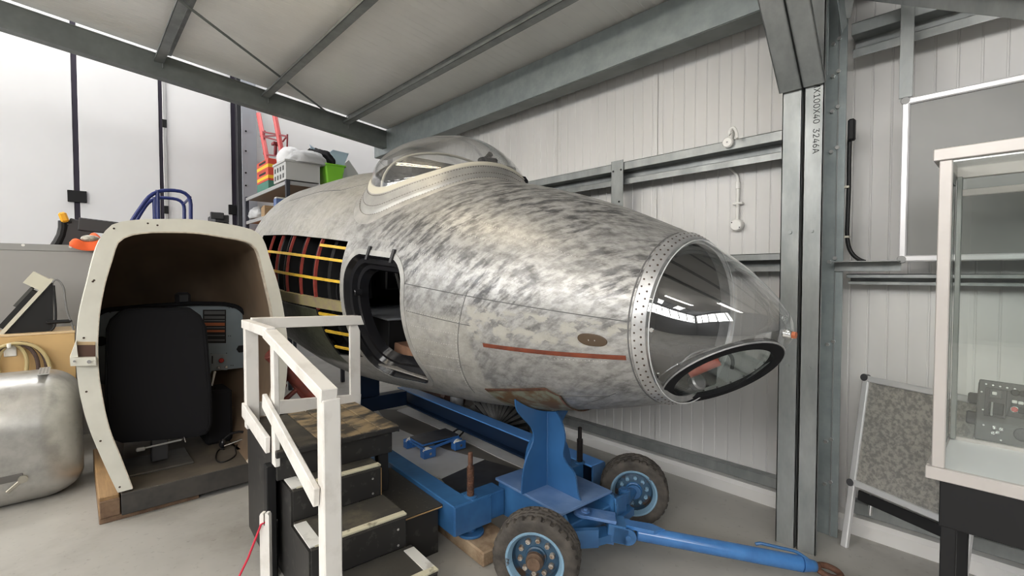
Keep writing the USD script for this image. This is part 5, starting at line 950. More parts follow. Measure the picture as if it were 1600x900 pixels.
for i in range(5):
    for k_ in range(3): c = np.array([-4.90 + i * 0.06, tp[1] + 0.012 + 0.018 * k_, zt + 0.004]); obj('tab_hole', B().cyl(c, c + [0, 0, 0.001], 0.0055, 8), black, tk)
# tan cabinet, wedge and keyboard-like unit on it
tan = mat('tan_board', (0.56, 0.37, 0.165), 0.45, var=0.08, scale=3)
CXf = -5.35
a_, b_ = onX(-40, 522, CXf), onX(117, 520, CXf)
cab = thing('tan_cabinet', 'tan veneered cabinet behind the metal tank, with a cable hook on its front', 'cabinet', (CXf - 0.25, (a_[1] + b_[1]) / 2, 0))
obj('body', B().box(CXf - 0.5, CXf, a_[1] - 0.3, b_[1], 0.0, b_[2], 0.004), tan, cab); obj('top_board', B().box(CXf - 0.5, CXf + 0.002, a_[1] - 0.3, b_[1] + 0.002, b_[2], b_[2] + 0.018, 0.003), mat('tan_top', (0.60, 0.44, 0.26), 0.45), cab)
hk = onX(16, 547, CXf); obj('cable_hook', B().add(chamfer_box(hk + [0, -0.035, -0.05], hk + [0.012, 0.035, 0.05], 0.01)).tube(fillet([hk + [0.01, 0, 0.03], hk + [0.09, 0, 0.03], hk + [0.09, 0, 0.06]], 0.02), 0.012, 8), white_p, cab)
cb = thing('cable_coil', 'coiled tan and dark cables hanging from the white hook on the tan cabinet', 'cable', (CXf + 0.04, hk[1], 0.8))
for k_, (w_, m_, dx) in enumerate(((0.10, mat('tan_cable', (0.45, 0.36, 0.18), 0.5), 0.02), (0.17, mat('dark_cable', (0.06, 0.035, 0.03), 0.5), 0.03), (0.24, MATS['tan_cable'], 0.04), (0.20, MATS['dark_cable'], 0.02))):
    w_ *= 0.8; ctr = hk + [dx + 0.02, (k_ - 1.5) * 0.012 + 0.03, 0.055]; obj('cable', B().tube(smooth_path([ctr + [0, -w_, -0.50], ctr + [0, -w_ * 0.95, -0.2], ctr + [0, -w_ * 0.5, -0.03], ctr, ctr + [0, w_ * 0.5, -0.03], ctr + [0, w_ * 0.95, -0.2], ctr + [0, w_, -0.50]], 40), 0.013, 8), m_, cb)
pg = onX(40, 592, CXf + 0.04); obj('plug', B().box(CXf + 0.02, CXf + 0.07, pg[1] - 0.02, pg[1] + 0.05, pg[2] - 0.05, pg[2] + 0.06, 0.01), white_p, cb)
WX = CXf - 0.08
wd = thing('wedge_stand', 'black triangular stand carrying a beige device, on top of the tan cabinet', 'stand', (WX - 0.15, onX(50, 520, WX)[1], b_[2] + 0.018))
A0, A1, A2 = (yz(p, WX) for p in ((8, 523), (82, 519), (82, 441))); zb_ = b_[2] + 0.019
A0, A1 = (A0[0], zb_), (A1[0], zb_)
obj('cheek', B().prism(Polygon([A0, A1, A2]), -0.30, 0.0, XPLANE(WX)), black, wd, smooth=20)
sl = unit([0, A2[0] - A0[0], A2[1] - A0[1]]); nl = np.array([0, -sl[2], sl[1]]); s_at = lambda k_, h: np.array([WX - 0.15, A0[0], A0[1]]) + sl * k_ + nl * h; LL = math.hypot(A2[0] - A0[0], A2[1] - A0[1])
bei = mat('beige_plastic', (0.55, 0.53, 0.44), 0.45)
def onsl(k0, k1, h0, h1, w_): return hull([np.array([WX - 0.15 + x_, A0[0], A0[1]]) + sl * k_ + nl * h for x_ in (-w_, w_) for k_ in (k0, k1) for h in (h0, h1)])
obj('beige_tray', B().add(onsl(-0.12, LL + 0.02, 0.004, 0.030, 0.17)), bei, wd, smooth=False); obj('device_head', B().add(onsl(LL * 0.80, LL * 1.02, 0.03, 0.14, 0.15)), bei, wd, smooth=False); obj('key_strip', B().add(onsl(LL * 0.05, LL * 0.75, 0.03, 0.065, 0.14)), black, wd, smooth=False); obj('key_block', B().add(onsl(LL * 0.42, LL * 0.78, 0.065, 0.085, 0.13)), mat('dark_grey_keys', (0.06, 0.06, 0.055), 0.5), wd, smooth=False)
for k_ in range(4): obj('slot', B().add(onsl(LL * (0.84 + 0.035 * k_), LL * (0.855 + 0.035 * k_), 0.14, 0.142, 0.10)), grey_p, wd, smooth=False)
lead = [onX(x, y, WX + 0.02) for x, y in ((82, 442), (88, 437), (97, 445), (101, 460), (106, 490), (114, 512), (116, 522))]
single('power_lead', B().tube(smooth_path(lead, 40), 0.007, 8), mat('grey_lead', (0.16, 0.16, 0.16), 0.5), 'thin grey lead arching from the wedge stand down to the cabinet edge', 'cable')
lead = [onX(x, y, WX + 0.01) for x, y in ((84, 446), (86, 470), (87, 500), (84, 512), (79, 517))]
single('power_lead', B().tube(smooth_path(lead, 30), 0.008, 8).box(WX, WX + 0.03, lead[2][1] - 0.06, lead[2][1] + 0.10, lead[2][2] - 0.03, lead[2][2] + 0.0, 0.01), black, 'black lead and plug hanging behind the wedge stand', 'cable')
# grey partition board
GX = -6.05
g0, g1 = onX(0, 379.5, GX), onX(165, 386, GX)
gp_ = thing('partition_board', 'large plain grey partition board behind the tan cabinet', 'partition', (GX, -0.6, 0)); gm = mat('grey_board', (0.335, 0.33, 0.325), 0.5, var=0.05, scale=2)
obj('panel', B().box(GX - 0.03, GX, -2.6, 0.75, 0.0, g0[2] - 0.06, 0.003), gm, gp_); obj('top_channel', B().box(GX - 0.035, GX + 0.005, -2.6, 0.75, g0[2] - 0.06, g0[2], 0.003), mat('grey_channel', (0.30, 0.30, 0.295), 0.45), gp_)
for px in ((36, 383), (110, 385.5)): c = onX(*px, GX + 0.006); obj('screw', B().cyl(c - [0.002, 0, 0], c + [0.003, 0, 0], 0.012, 10), white_p, gp_)
# things behind it
HX = -6.5
hv = onX(130, 380, GX + 0.03)
cl = []; rs_ = np.random.default_rng(3); U, V = np.linspace(0, 1, 26), np.linspace(0, 1, 16)
cx0, cx1 = onX(108, 380, GX)[1], onX(165, 380, GX)[1]; grid = []
for v_ in V:
    row = []
    for u_ in U:
        y_ = cx0 + (cx1 - cx0) * u_; edge = math.sin(math.pi * min(max(u_, 0.02), 0.98)) ** 0.6; h_ = 0.115 * edge * (1 - abs(2 * v_ - 1)) ** 0.5 * (0.75 + 0.35 * math.sin(9 * u_ + 3 * v_)) + 0.07 * max(0, u_ - 0.45) * (1 - abs(2 * v_ - 1)); x_ = GX + 0.08 - 0.26 * v_
        row.append((x_, y_, g0[2] + 0.004 + h_ - (0.05 * edge if v_ < 0.07 else 0)))
    grid.append(row)
ct = loft(grid, closed=False); hi = thing('hi_vis_cloth', 'crumpled orange hi-vis cloth draped over the top of the grey partition', 'cloth', (GX, (cx0 + cx1) / 2, g0[2]))
obj('cloth', trimesh.util.concatenate([ct, trimesh.Trimesh(ct.vertices - [0, 0, 0.006], ct.faces[:, ::-1], process=False)]), mat('orange_fabric', (0.85, 0.13, 0.03), 0.7, bump=0.3, bscale=60), hi, smooth=60)
rp = onX(141, 373, GX + 0.02); obj('reflective_patch', B().sphere(rp, 0.07, 2, (0.7, 1.0, 0.5)), mat('grey_reflective', (0.55, 0.53, 0.47), 0.4, 0.2, scale=30, color2=(0.25, 0.22, 0.18)), hi)
gb = thing('gym_bench', 'black steel gym frame standing behind the grey partition', 'gym equipment', (HX, onX(150, 370, HX)[1], 0)); dk = mat('dark_grey_frame', (0.045, 0.045, 0.048), 0.5)
obj('cross_bar', B().bar(onX(122, 350, HX), onX(200, 359, HX), 0.08, 0.13, c=0.008), dk, gb); obj('upright', B().bar(onX(130, 346, HX - 0.02), onX(112, 400, HX - 0.02), 0.08, 0.20, up=(0, 1, 0), c=0.008), dk, gb); obj('lower_bar', B().bar(onX(138, 357, HX), onX(200, 362, HX), 0.05, 0.05, c=0.006), black, gb); obj('leg', B().bar(onX(112, 400, HX - 0.02), (HX, onX(112, 400, HX)[1], 0.0), 0.08, 0.12, up=(0, 1, 0)), dk, gb)
ys = thing('yellow_stand', 'slim black stand with a yellow head behind the grey partition', 'stand', (HX, onX(95, 370, HX)[1], 0)); sp2 = [onX(x, y, HX) for x, y in ((98, 345), (98, 358), (94, 372), (86, 385))]
obj('stem', B().tube(smooth_path(sp2 + [np.array([HX, sp2[-1][1] - 0.05, 0.8]), np.array([HX, sp2[-1][1], 0])], 30), np.r_[np.linspace(0.035, 0.05, 12), np.full(18, 0.05)], 10), black, ys)
c = onX(99, 339.5, HX); obj('yellow_head', B().bar(onX(93, 341, HX), onX(106, 339, HX), 0.12, 0.10, c=0.015), mat('amber_plastic', (0.85, 0.42, 0.02), 0.35), ys); obj('bracket_arm', B().bar(onX(97, 348, HX), onX(112, 347, HX), 0.06, 0.025), black, ys)
obj('lead', B().tube(smooth_path([onX(104, 350, HX), onX(106, 358, HX), onX(109, 364, HX), onX(114, 366, HX)], 16), 0.007, 6), black, ys)
# blue handrail of a mobile platform
BX = -6.9
br = thing('platform_steps', 'blue tubular handrails of mobile access steps rising behind the simulator pod', 'steps', (BX - 0.3, onX(250, 330, BX)[1], 0)); nav = mat('navy_tube', (0.018, 0.03, 0.16), 0.35)
def rail2(pts, X, r=0.024): p = [onX(x, y, X) for x, y in pts]; p.append(np.array([p[-1][0], p[-1][1], 0.0])); p.insert(0, np.array([X, p[0][1] - 0.9, 0.0])); return B().tube(fillet(p, 0.16, 6), r, 10)
obj('handrail', rail2([(206, 344), (240, 296), (298, 299), (298, 345)], BX, 0.021), nav, br); obj('handrail', rail2([(214, 342), (237, 307), (288, 312), (288, 345)], BX - 0.7, 0.021), nav, br)
for x_, X_, t_ in ((246, BX, 297), (241, BX - 0.7, 308)): p = onX(x_, t_, X_); obj('upright', B().cyl((X_, p[1], 0), p, 0.022, 10), nav, br)
obj('end_tie', B().cyl(onX(297, 308, BX), onX(288, 318, BX - 0.7), 0.016, 8), nav, br)
for k_ in range(4): q = onX(252, 345, BX - 0.35); obj('tread', B().box(BX - 0.7, BX, q[1] - 0.25 - 0.28 * k_, q[1] + 0.6 - 0.28 * k_, 1.25 - 0.28 * k_, 1.28 - 0.28 * k_, 0.004), nav, br)
BB = -6.6
bx = thing('black_case', 'black plastic equipment case with a stepped lid just behind the pod roof', 'case', (BB - 0.1, onX(335, 345, BB)[1], 1.5)); y0, z0 = yz((314, 348), BB); y1, z1 = yz((358, 336), BB)
obj('lid', B().box(BB - 0.4, BB, y0 + 0.14, y1, z1 - 0.10, z1, 0.01), dk, bx); obj('body', B().box(BB - 0.5, BB + 0.02, y0, y1, 1.3, z1 - 0.10, 0.01), black, bx); obj('latch', B().box(BB, BB + 0.03, y1 - 0.2, y1 - 0.06, z1 - 0.06, z1 + 0.02, 0.006), dk, bx)
single('storage_trunk', B().box(BB - 0.55, BB + 0.04, y0 + 0.05, y1 + 0.1, 0, 1.30, 0.01), dk, 'dark storage trunk under the black case behind the pod', 'trunk')
# ---------------------------------------------------------------- storage shelves beyond the aircraft
SY = 2.05
a_, b_ = onY(383, 312, SY), onY(447, 279, SY)        # front edge of the top shelf
sh_ = thing('shelving', 'grey storage shelving with dark posts behind the aircraft, loaded with crates and boxes', 'shelves', ((a_[0] + b_[0]) / 2, SY + 0.35, 0))
shm = mat('shelf_steel', (0.42, 0.42, 0.42), 0.45, 0.3); brd = mat('shelf_board', (0.26, 0.17, 0.10), 0.6); dpost = mat('dark_navy_post', (0.03, 0.032, 0.045), 0.5)
x0, x1 = a_[0], b_[0]; z1s = (a_[2] + b_[2]) / 2; D = 0.7
z2s = onY(420, 335, SY)[2]
for z_ in (z1s, z2s, 0.9):
    obj('shelf_edge', B().box(x0, x1, SY, SY + 0.02, z_ - 0.05, z_, 0.003).box(x1 - 0.02, x1, SY, SY + D, z_ - 0.05, z_, 0.003), shm, sh_); obj('shelf', B().box(x0, x1 - 0.02, SY + 0.02, SY + D, z_ - 0.03, z_ - 0.008, 0.002), brd, sh_)
for x_ in (x0 + 0.03, x1): 
    for y_ in (SY - 0.005, SY + D): obj('post', B().box(x_ - 0.03, x_ + 0.012, y_, y_ + 0.05, 0, z1s + (0.07 if x_ == x1 else 0.02), 0.003), dpost, sh_)
redp = mat('red_crate_plastic', (0.62, 0.075, 0.045), 0.45); yel = mat('yellow_stripe', (0.85, 0.55, 0.03), 0.5); grn = mat('green_crate_plastic', (0.06, 0.20, 0.15), 0.5); wht = mat('white_bag', (0.72, 0.72, 0.73), 0.55); greyc = mat('grey_tray_plastic', (0.50, 0.50, 0.49), 0.5)
def open_box(x0, x1, y0, y1, z0, z1, t=0.012):
    return B().box(x0, x1, y0, y0 + t, z0, z1, 0.002).box(x0, x1, y1 - t, y1, z0, z1, 0.002).box(x0, x0 + t, y0 + t, y1 - t, z0, z1, 0.002).box(x1 - t, x1, y0 + t, y1 - t, z0, z1, 0.002).box(x0 + t, x1 - t, y0 + t, y1 - t, z0, z0 + t, 0.002)
# a crate stack: the corner nearest the viewer shows at px 420, the -Y face left of it, the +X face right of it
cx = onY(420.5, 290, SY + 0.03)[0]; cl_ = onY(403, 297, SY + 0.03)[0]; zt = lambda y: onY(420.5, y, SY + 0.03)[2]
zz = [z1s + 0.002, zt(281), zt(263.5), zt(246)]
CW = (cl_, cx, SY + 0.02, SY + 0.16)
cr1 = thing('crate', 'green plastic crate at the bottom of the crate stack on the shelf', 'crate', ((cl_ + cx) / 2, SY + 0.2, zz[0])); obj('box', open_box(*CW, zz[0], zz[1] - 0.002), grn, cr1)
for k_, lab in ((1, 'red crate with a yellow stripe, middle of the stack on the shelf'), (2, 'red crate with a yellow stripe, topmost of the stack on the shelf')):
    c_ = thing('crate', lab, 'crate', ((cl_ + cx) / 2, SY + 0.2, zz[k_])); h_ = zz[k_ + 1] - zz[k_]
    obj('box', open_box(*CW, zz[k_], zz[k_ + 1] - 0.002), redp, c_); obj('stripe', B().box(CW[0] + 0.01, CW[1] + 0.002, CW[2] - 0.002, CW[2] + 0.004, zz[k_] + h_ * 0.18, zz[k_] + h_ * 0.48, 0.0005).box(CW[1] - 0.004, CW[1] + 0.002, CW[2] + 0.004, CW[3], zz[k_] + h_ * 0.18, zz[k_] + h_ * 0.48, 0.0005), yel, c_)
    obj('hand_hole', B().box(CW[0] + 0.12, CW[1] - 0.12, CW[2] - 0.002, CW[2] + 0.003, zz[k_] + h_ * 0.66, zz[k_] + h_ * 0.86, 0.001), black, c_)
# grey stacking tray with cloths, at the corner
gx0, gx1 = onY(434, 283, SY + 0.04)[0], onY(452, 275, SY + 0.04)[0] + 0.0
gx1 = x1 + 0.02; gx0 = gx1 - 0.5; zt0 = z1s + 0.012; zt1 = onX(470, 252, gx1)[2]; gy1 = onX(500, 270, gx1)[1]
zt1 = zt0 + 0.26
tr_ = thing('stacking_tray', 'grey plastic stacking tray at the corner of the shelf, heaped with cloths', 'tray', ((gx0 + gx1) / 2, (SY + gy1) / 2, zt0)); 
obj('tray', open_box(gx0, gx1, SY - 0.01, gy1, zt0, zt1, 0.015), greyc, tr_); obj('tray_rim', B().box(gx0 - 0.01, gx1 + 0.012, SY - 0.022, SY - 0.01, zt1 - 0.03, zt1, 0.003).box(gx1, gx1 + 0.012, SY - 0.01, gy1 + 0.01, zt1 - 0.03, zt1, 0.003), greyc, tr_)
for k_ in range(4):
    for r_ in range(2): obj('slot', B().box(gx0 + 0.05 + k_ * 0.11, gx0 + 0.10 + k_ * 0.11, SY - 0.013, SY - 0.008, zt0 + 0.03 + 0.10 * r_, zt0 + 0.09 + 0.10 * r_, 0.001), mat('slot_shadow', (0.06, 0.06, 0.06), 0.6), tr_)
def heap(c, r, seed, n=3):
    m_ = trimesh.creation.icosphere(n, 1.0); v = m_.vertices.copy(); k = meshkit.fbm(v * 2.6 + seed) if hasattr(meshkit, 'fbm') else 0; v *= (0.82 + 0.45 * np.asarray(k))[:, None]; v[:, 2] = np.maximum(v[:, 2], -0.35); m_.vertices = v * r + c; return m_
single('white_bag', heap(np.array([gx0 + 0.20, SY + 0.14, zt1 + 0.06]), np.array([0.22, 0.15, 0.16]), 3), wht, 'crumpled white bag on top of the grey tray, nearest the red crates', 'bag')
single('white_cloth', heap(np.array([gx1 - 0.06, SY + 0.30, zt1 + 0.03]), np.array([0.14, 0.24, 0.13]), 8), mat('grey_white_cloth', (0.55, 0.55, 0.56), 0.7), 'folded pale cloth lying on the grey tray', 'cloth')
single('black_cloth', heap(np.array([gx0 + 0.22, SY + 0.52, zt1 + 0.06]), np.array([0.20, 0.22, 0.20]), 12), black_soft, 'black cloth bundled behind the white bag on the grey tray', 'cloth')
bk0 = onX(520, 280, x1 - 0.05); gb_ = thing('green_bucket', 'bright green plastic tub beside the grey tray', 'tub', (x1 - 0.1, bk0[1], z1s)); zb0 = onX(520, 284, x1 - 0.05)[2]; zb1 = onX(520, 259, x1 - 0.05)[2]
limeg = mat('lime_plastic', (0.22, 0.60, 0.03), 0.4); T = trimesh.transformations.translation_matrix([x1 - 0.12, bk0[1], z1s + 0.002])
def rrect(w, h, r, n=6): q = np.array(sbox(-w, -h, w, h).buffer(-r).buffer(r, quad_segs=n).exterior.coords)[:-1]; return q
hb_ = max(zb1 - z1s, 0.2); rings_ = [np.c_[rrect(0.13, 0.10, 0.03), np.full(len(rrect(0.13, 0.10, 0.03)), 0.0)], np.c_[rrect(0.17, 0.14, 0.03), np.full(len(rrect(0.17, 0.14, 0.03)), hb_ - 0.02)]]
obj('tub', B().add(loft(rings_ + [np.c_[rrect(0.185, 0.155, 0.03), np.full(28, hb_ - 0.02)], np.c_[rrect(0.185, 0.155, 0.03), np.full(28, hb_)], np.c_[rrect(0.165, 0.135, 0.03), np.full(28, hb_)], np.c_[rrect(0.125, 0.095, 0.03), np.full(28, 0.01)]], cap0=True, cap1=True), T), limeg, gb_, smooth=30)
pb = mat('pale_blue_foam', (0.52, 0.66, 0.78), 0.5); pbx = x1 - 0.12
def sheet(pts, X, t=0.012): return B().prism(Polygon([yz(p, X) for p in pts]), -t, 0, XPLANE(X))
single('blue_sheet', sheet([(503, 262), (506, 245), (520, 234), (545, 240), (540, 252), (535, 270), (508, 285)], pbx - 0.03), pb, 'pale blue foam sheet standing in the green tub', 'sheet')
single('blue_sheet', sheet([(484, 226), (492, 232), (512, 262), (506, 285), (498, 275)], pbx - 0.10), pb, 'long pale blue offcut leaning left of the green tub', 'sheet')
wb_ = sheet([(530, 262), (545, 250), (562, 275), (560, 330), (520, 330)], x1 - 0.35, 0.02); single('offcut_board', wb_, white_p, 'white board offcut standing behind the green tub', 'board')
for k_, (px, w_, h_, m_, lab) in enumerate((((418, 318), 0.16, 0.16, mat('cardboard', (0.36, 0.24, 0.13), 0.7), 'small cardboard box on the middle shelf'), ((437, 310), 0.10, 0.22, mat('blue_bottle', (0.10, 0.16, 0.35), 0.4), 'blue and white container leaning on the middle shelf'), ((400, 330), 0.22, 0.14, mat('clear_bag', (0.50, 0.51, 0.52), 0.35), 'pale plastic bag on the middle shelf'))):
    p = onY(*px, SY + 0.12); o = thing(['cardboard_box', 'container', 'plastic_bag'][k_], lab, ['box', 'container', 'bag'][k_], (p[0], SY + 0.15, z2s))
    if k_ == 2: obj('bag', heap(np.array([p[0], SY + 0.16, z2s + 0.09]), np.array([0.2, 0.13, 0.14]), 21), m_, o)
    else: obj('body', B().box(p[0] - w_ / 2, p[0] + w_ / 2, SY + 0.05, SY + 0.25, z2s, z2s + h_, 0.01), m_, o); obj('lid', B().box(p[0] - w_ / 2.4, p[0] + w_ / 2.4, SY + 0.06, SY + 0.24, z2s + h_, z2s + h_ + 0.02, 0.004), white_p if k_ else m_, o)
p = onY(462, 300, SY + 0.3); single('folded_sheet', B().bar((p[0] - 0.3, SY + 0.35, z2s + 0.16), (p[0] + 0.25, SY + 0.35, z2s + 0.22), 0.4, 0.05, c=0.015), greyc, 'folded grey sheet on the middle shelf under the tray', 'sheet')
obz = onY(393, 360, SY + 0.2); zl = z2s - 0.42
obj('shelf', B().box(x0, x1, SY + 0.02, SY + D, zl - 0.03, zl, 0.002), brd, sh_)
single('orange_bag', heap(np.array([obz[0] + 0.40, SY + 0.24, zl + 0.06]), np.array([0.20, 0.14, 0.18]), 30), mat('orange_plastic', (0.85, 0.22, 0.02), 0.5), 'bright orange bag on the low shelf above the pod roof', 'bag')
# red lattice jib against the far wall
JY = SY + 0.21; jc = onY(428, 262, JY); jc = jc if jc[0] > -8.85 else np.array([-8.85, JY, z1s])
jb = thing('lattice_jib', 'red tubular lattice jib standing on the shelf behind the red crates', 'crane part', (jc[0], JY, z1s)); jr = mat('jib_red', (0.62, 0.10, 0.10), 0.4); jd = mat('jib_dark_red', (0.25, 0.04, 0.05), 0.45)
def jt(a, b, r, m_, nm, dy=0.0): p, q = onY(*a, JY + dy), onY(*b, JY + dy); obj(nm, B().cyl(p, q, r, 12), m_, jb)
def down(x, y): p = onY(x, y, JY); return p
for a, b in (((404, 178), (421, 268)), ((429, 178), (446, 268))):
    p, q = onY(*a, JY), onY(*b, JY); q = p + (q - p) * ((p[2] - z1s) / (p[2] - q[2])); obj('chord', B().cyl(q, p, 0.036, 14), jr, jb)
for a, b in (((407, 213), (433, 212)), ((411, 206), (449, 213)), ((413, 214), (436, 220)), ((412, 241), (443, 245)), ((442, 221), (449, 212)), ((408, 214), (414, 205)), ((412, 241), (413, 206)), ((449, 210), (448, 258))): jt(a, b, 0.012, jd, 'lace')
p = onY(430, 243, JY); q = onY(431, 226, JY); obj('jack_head', B().cyl(p, q, 0.024, 12).box(q[0] - 0.06, q[0] + 0.06, q[1] - 0.05, q[1] + 0.05, q[2] - 0.01, q[2] + 0.03, 0.005), jd, jb)
p = onY(464, 240, SY + 0.62); js = thing('jack_stand', 'dark red screw jack head showing above the black cloth', 'jack', (p[0], p[1], z1s)); obj('stem', B().cyl((p[0], p[1], z1s), p, 0.02, 12), jd, js); obj('head', B().box(p[0] - 0.07, p[0] + 0.07, p[1] - 0.06, p[1] + 0.06, p[2], p[2] + 0.04, 0.006), jd, js)
# maroon strut frame below the rear fuselage
fr_m = mat('maroon_tube', (0.22, 0.05, 0.035), 0.5, scale=12, color2=(0.12, 0.035, 0.028)); fx = -3.85
fr0 = thing('strut_frame', 'maroon tubular strut frame lying behind the steps under the aircraft', 'frame', (fx, 1.5, 0)); P_ = lambda x, y, X=fx: onX(x, y, X)
obj('main_tube', B().cyl(P_(425, 548), P_(512, 632), 0.075, 20, cap=0.01), fr_m, fr0)
for a, b, r in (((428, 640), (482, 592), 0.018), ((430, 610), (462, 578), 0.016), ((452, 590), (500, 655), 0.022), ((445, 600), (432, 640), 0.018)): obj('strut', B().cyl(P_(*a), P_(*b), r, 10), fr_m, fr0)
e_ = P_(470, 645); obj('foot_beam', B().box(fx - 0.1, fx + 0.08, P_(420, 650)[1], P_(540, 650)[1], 0.0, e_[2] if e_[2] > 0.1 else 0.2, 0.01), black, fr0)
# ---------------------------------------------------------------- fittings on the wall
ld = thing('wall_conduit', 'white conduit drop with round end box and flex from the wall socket', 'conduit', (-1.4, 3.4, 1.8)); wy = WY - 0.02
t0, t1 = onY(1153, 284, wy), onY(1151, 352, wy)
obj('conduit', B().cyl((t0[0], wy, t1[2]), (t0[0], wy, t0[2]), 0.0115, 14), white_p, ld); obj('coupler', B().cyl((t0[0], wy, t0[2] - 0.05), (t0[0], wy, t0[2]), 0.016, 14, cap=0.002), white_p, ld)
obj('end_box', B().cyl((t0[0], WY, t1[2]), (t0[0], WY - 0.05, t1[2]), 0.040, 28, cap=0.006), white_p, ld)
for s in (-1, 1): c = np.array([t0[0] + 0.026 * s * -1, WY - 0.05, t1[2] + 0.018 * s]); obj('box_screw', B().cyl(c, c - [0, 0.002, 0], 0.004, 8), black, ld)
sd_ = onY(1153, 318, wy); obj('saddle', B().box(sd_[0] - 0.035, sd_[0] + 0.035, wy - 0.014, WY, sd_[2] - 0.008, sd_[2] + 0.008, 0.004), white_p, ld)
cbp = [onY(x, y, wy - 0.1 * (y < 235)) for x, y in ((1133, 225), (1128, 232), (1128, 245), (1133, 256), (1144, 266), (1151, 274), (1153, 285))]
obj('flex', B().tube(smooth_path(cbp, 40), 0.009, 10), white_p, ld)
so = thing('ceiling_rose', 'white round cable outlet with looped flex on the upper wall rail', 'socket', (-1.45, 3.22, 2.4)); sc = onY(1136, 222, 3.22)
obj('body', B().cyl(sc, sc + [0, 0.06, 0], 0.036, 24, cap=0.008), white_p, so); obj('neck', B().cyl(sc + [0.01, 0.03, 0.02], sc + [0.03, 0.03, 0.09], 0.018, 14), white_p, so); c = sc - [0, 0.002, 0]; obj('screw', B().cyl(c, c + [0, 0.004, 0], 0.006, 8), grey_p, so)
lp = [onY(x, y, 3.2) for x, y in ((1141, 210), (1141, 203), (1145, 200), (1150, 205), (1152, 216))]; obj('flex_loop', B().tube(smooth_path(lp, 24), 0.010, 8), white_p, so)
kc = [onY(x, y, 3.24) for x, y in ((1330, 190), (1327, 240), (1326, 300), (1324, 350), (1325, 380), (1330, 394), (1340, 404), (1352, 409))]
bc = thing('black_cable', 'black cable running down the right side of the column and curving onto the rail', 'cable', (kc[0][0], 3.24, 1.6)); obj('cable', B().tube(smooth_path(kc, 60), 0.011, 10), black, bc); cc_ = onY(1330, 204, 3.24); obj('clip', B().box(cc_[0] - 0.012, cc_[0] + 0.022, 3.21, 3.25, cc_[2] - 0.06, cc_[2] + 0.06, 0.008), black, bc)
for x_, y_ in ((1322, 292), (1322, 370)): c = onY(x_, y_, 3.22); obj('cable_tie', B().box(c[0] - 0.01, c[0] + 0.014, 3.215, 3.255, c[2] - 0.006, c[2] + 0.006, 0.001), MATS['cream_sealant'], bc)
# grey notice board
wb = thing('notice_board', 'large grey notice board in a white aluminium frame on the wall', 'notice board', (0.2, 3.19, 1.59)); f0, f1 = onY(1408, 409, 3.2), onY(1417, 155, 3.2); xl, xr = f0[0] - 0.01, f0[0] + 1.9; zb_, zt_ = f0[2], f1[2]; aluw = mat('white_aluminium', (0.78, 0.77, 0.79), 0.3, 0.3)
obj('panel', B().box(xl + 0.02, xr - 0.02, 3.195, 3.205, zb_ + 0.02, zt_ - 0.02, 0.001), mat('board_grey', (0.20, 0.20, 0.195), 0.35, var=0.08, scale=2), wb)
obj('frame_side', B().box(xl, xl + 0.032, 3.18, 3.206, zb_ + 0.01, zt_ - 0.01, 0.006), aluw, wb); obj('frame_side', B().box(xr - 0.032, xr, 3.18, 3.206, zb_ + 0.01, zt_ - 0.01, 0.006), aluw, wb); obj('frame_top', B().box(xl + 0.02, xr - 0.02, 3.18, 3.206, zt_ - 0.032, zt_, 0.006), aluw, wb); obj('frame_bottom', B().box(xl + 0.02, xr - 0.02, 3.18, 3.206, zb_, zb_ + 0.032, 0.006), aluw, wb)
for z_ in (zb_ + 0.012, zt_ - 0.012): obj('corner_cap', B().cyl((xl + 0.014, 3.178, z_), (xl + 0.014, 3.206, z_), 0.02, 16, cap=0.003), grey_p, wb)
# A-board leaning by the column
fo = onZ(1315, 852); ar = unit([0.913, -0.408, 0]); an = np.array([-ar[1], ar[0], 0]); an = an if an[1] > 0 else -an      # towards the wall
tilt = math.radians(9); au = math.cos(tilt) * EZ + math.sin(tilt) * an; AT = frame_T(fo, ar, au, np.cross(ar, au)); AB = lambda: B(AT)
def onA(x, y):
    d = ray(x, y); n_ = np.cross(ar, au); t = ((fo - EYE) @ n_) / (d @ n_); q = EYE + d * t - fo; return q @ ar, q @ au
(xa, ya), (xb, yb) = onA(1340, 584), onA(1326, 752)
ab = thing('pavement_board', 'silver framed pavement sign board with mottled clear cover, leaning beside the column', 'sign board', tuple(fo)); sil = mat('silver_frame', (0.72, 0.72, 0.73), 0.35, 0.4)
W_ = 0.56; x0a = 0.0
obj('cover', AB().box(x0a + 0.02, x0a + W_ - 0.02, yb + 0.02, ya - 0.02, -0.008, 0.004, 0.001), mat('mottled_cover', (0.36, 0.345, 0.315), 0.22, scale=48, color2=(0.22, 0.215, 0.205), lo=0.40, hi=0.60, detail=3.0), ab)
obj('frame_side', AB().box(x0a, x0a + 0.035, 0.0, ya - 0.012, -0.012, 0.016, 0.005), sil, ab); obj('frame_side', AB().box(x0a + W_ - 0.035, x0a + W_, 0.0, ya - 0.012, -0.012, 0.016, 0.005), sil, ab)
obj('frame_top', AB().box(x0a + 0.012, x0a + W_ - 0.012, ya - 0.033, ya, -0.010, 0.018, 0.005), sil, ab); obj('frame_bottom', AB().box(x0a + 0.012, x0a + W_ - 0.012, yb - 0.01, yb + 0.025, -0.010, 0.018, 0.005), sil, ab)
for x_, y_ in ((x0a + 0.012, ya - 0.012), (x0a + 0.012, yb + 0.002)): obj('corner_cap', AB().cyl((x_, y_, -0.012), (x_, y_, 0.020), 0.02, 16), mat('dark_cap', (0.06, 0.06, 0.065), 0.4), ab)
obj('rear_bar', AB().box(0.035, W_ - 0.03, yb - 0.085, yb - 0.03, -0.035, -0.02, 0.003), black, ab); obj('stay_pin', AB().cyl((0.10, yb - 0.14, -0.04), (0.10, yb - 0.03, -0.03), 0.010, 12), chrome, ab)
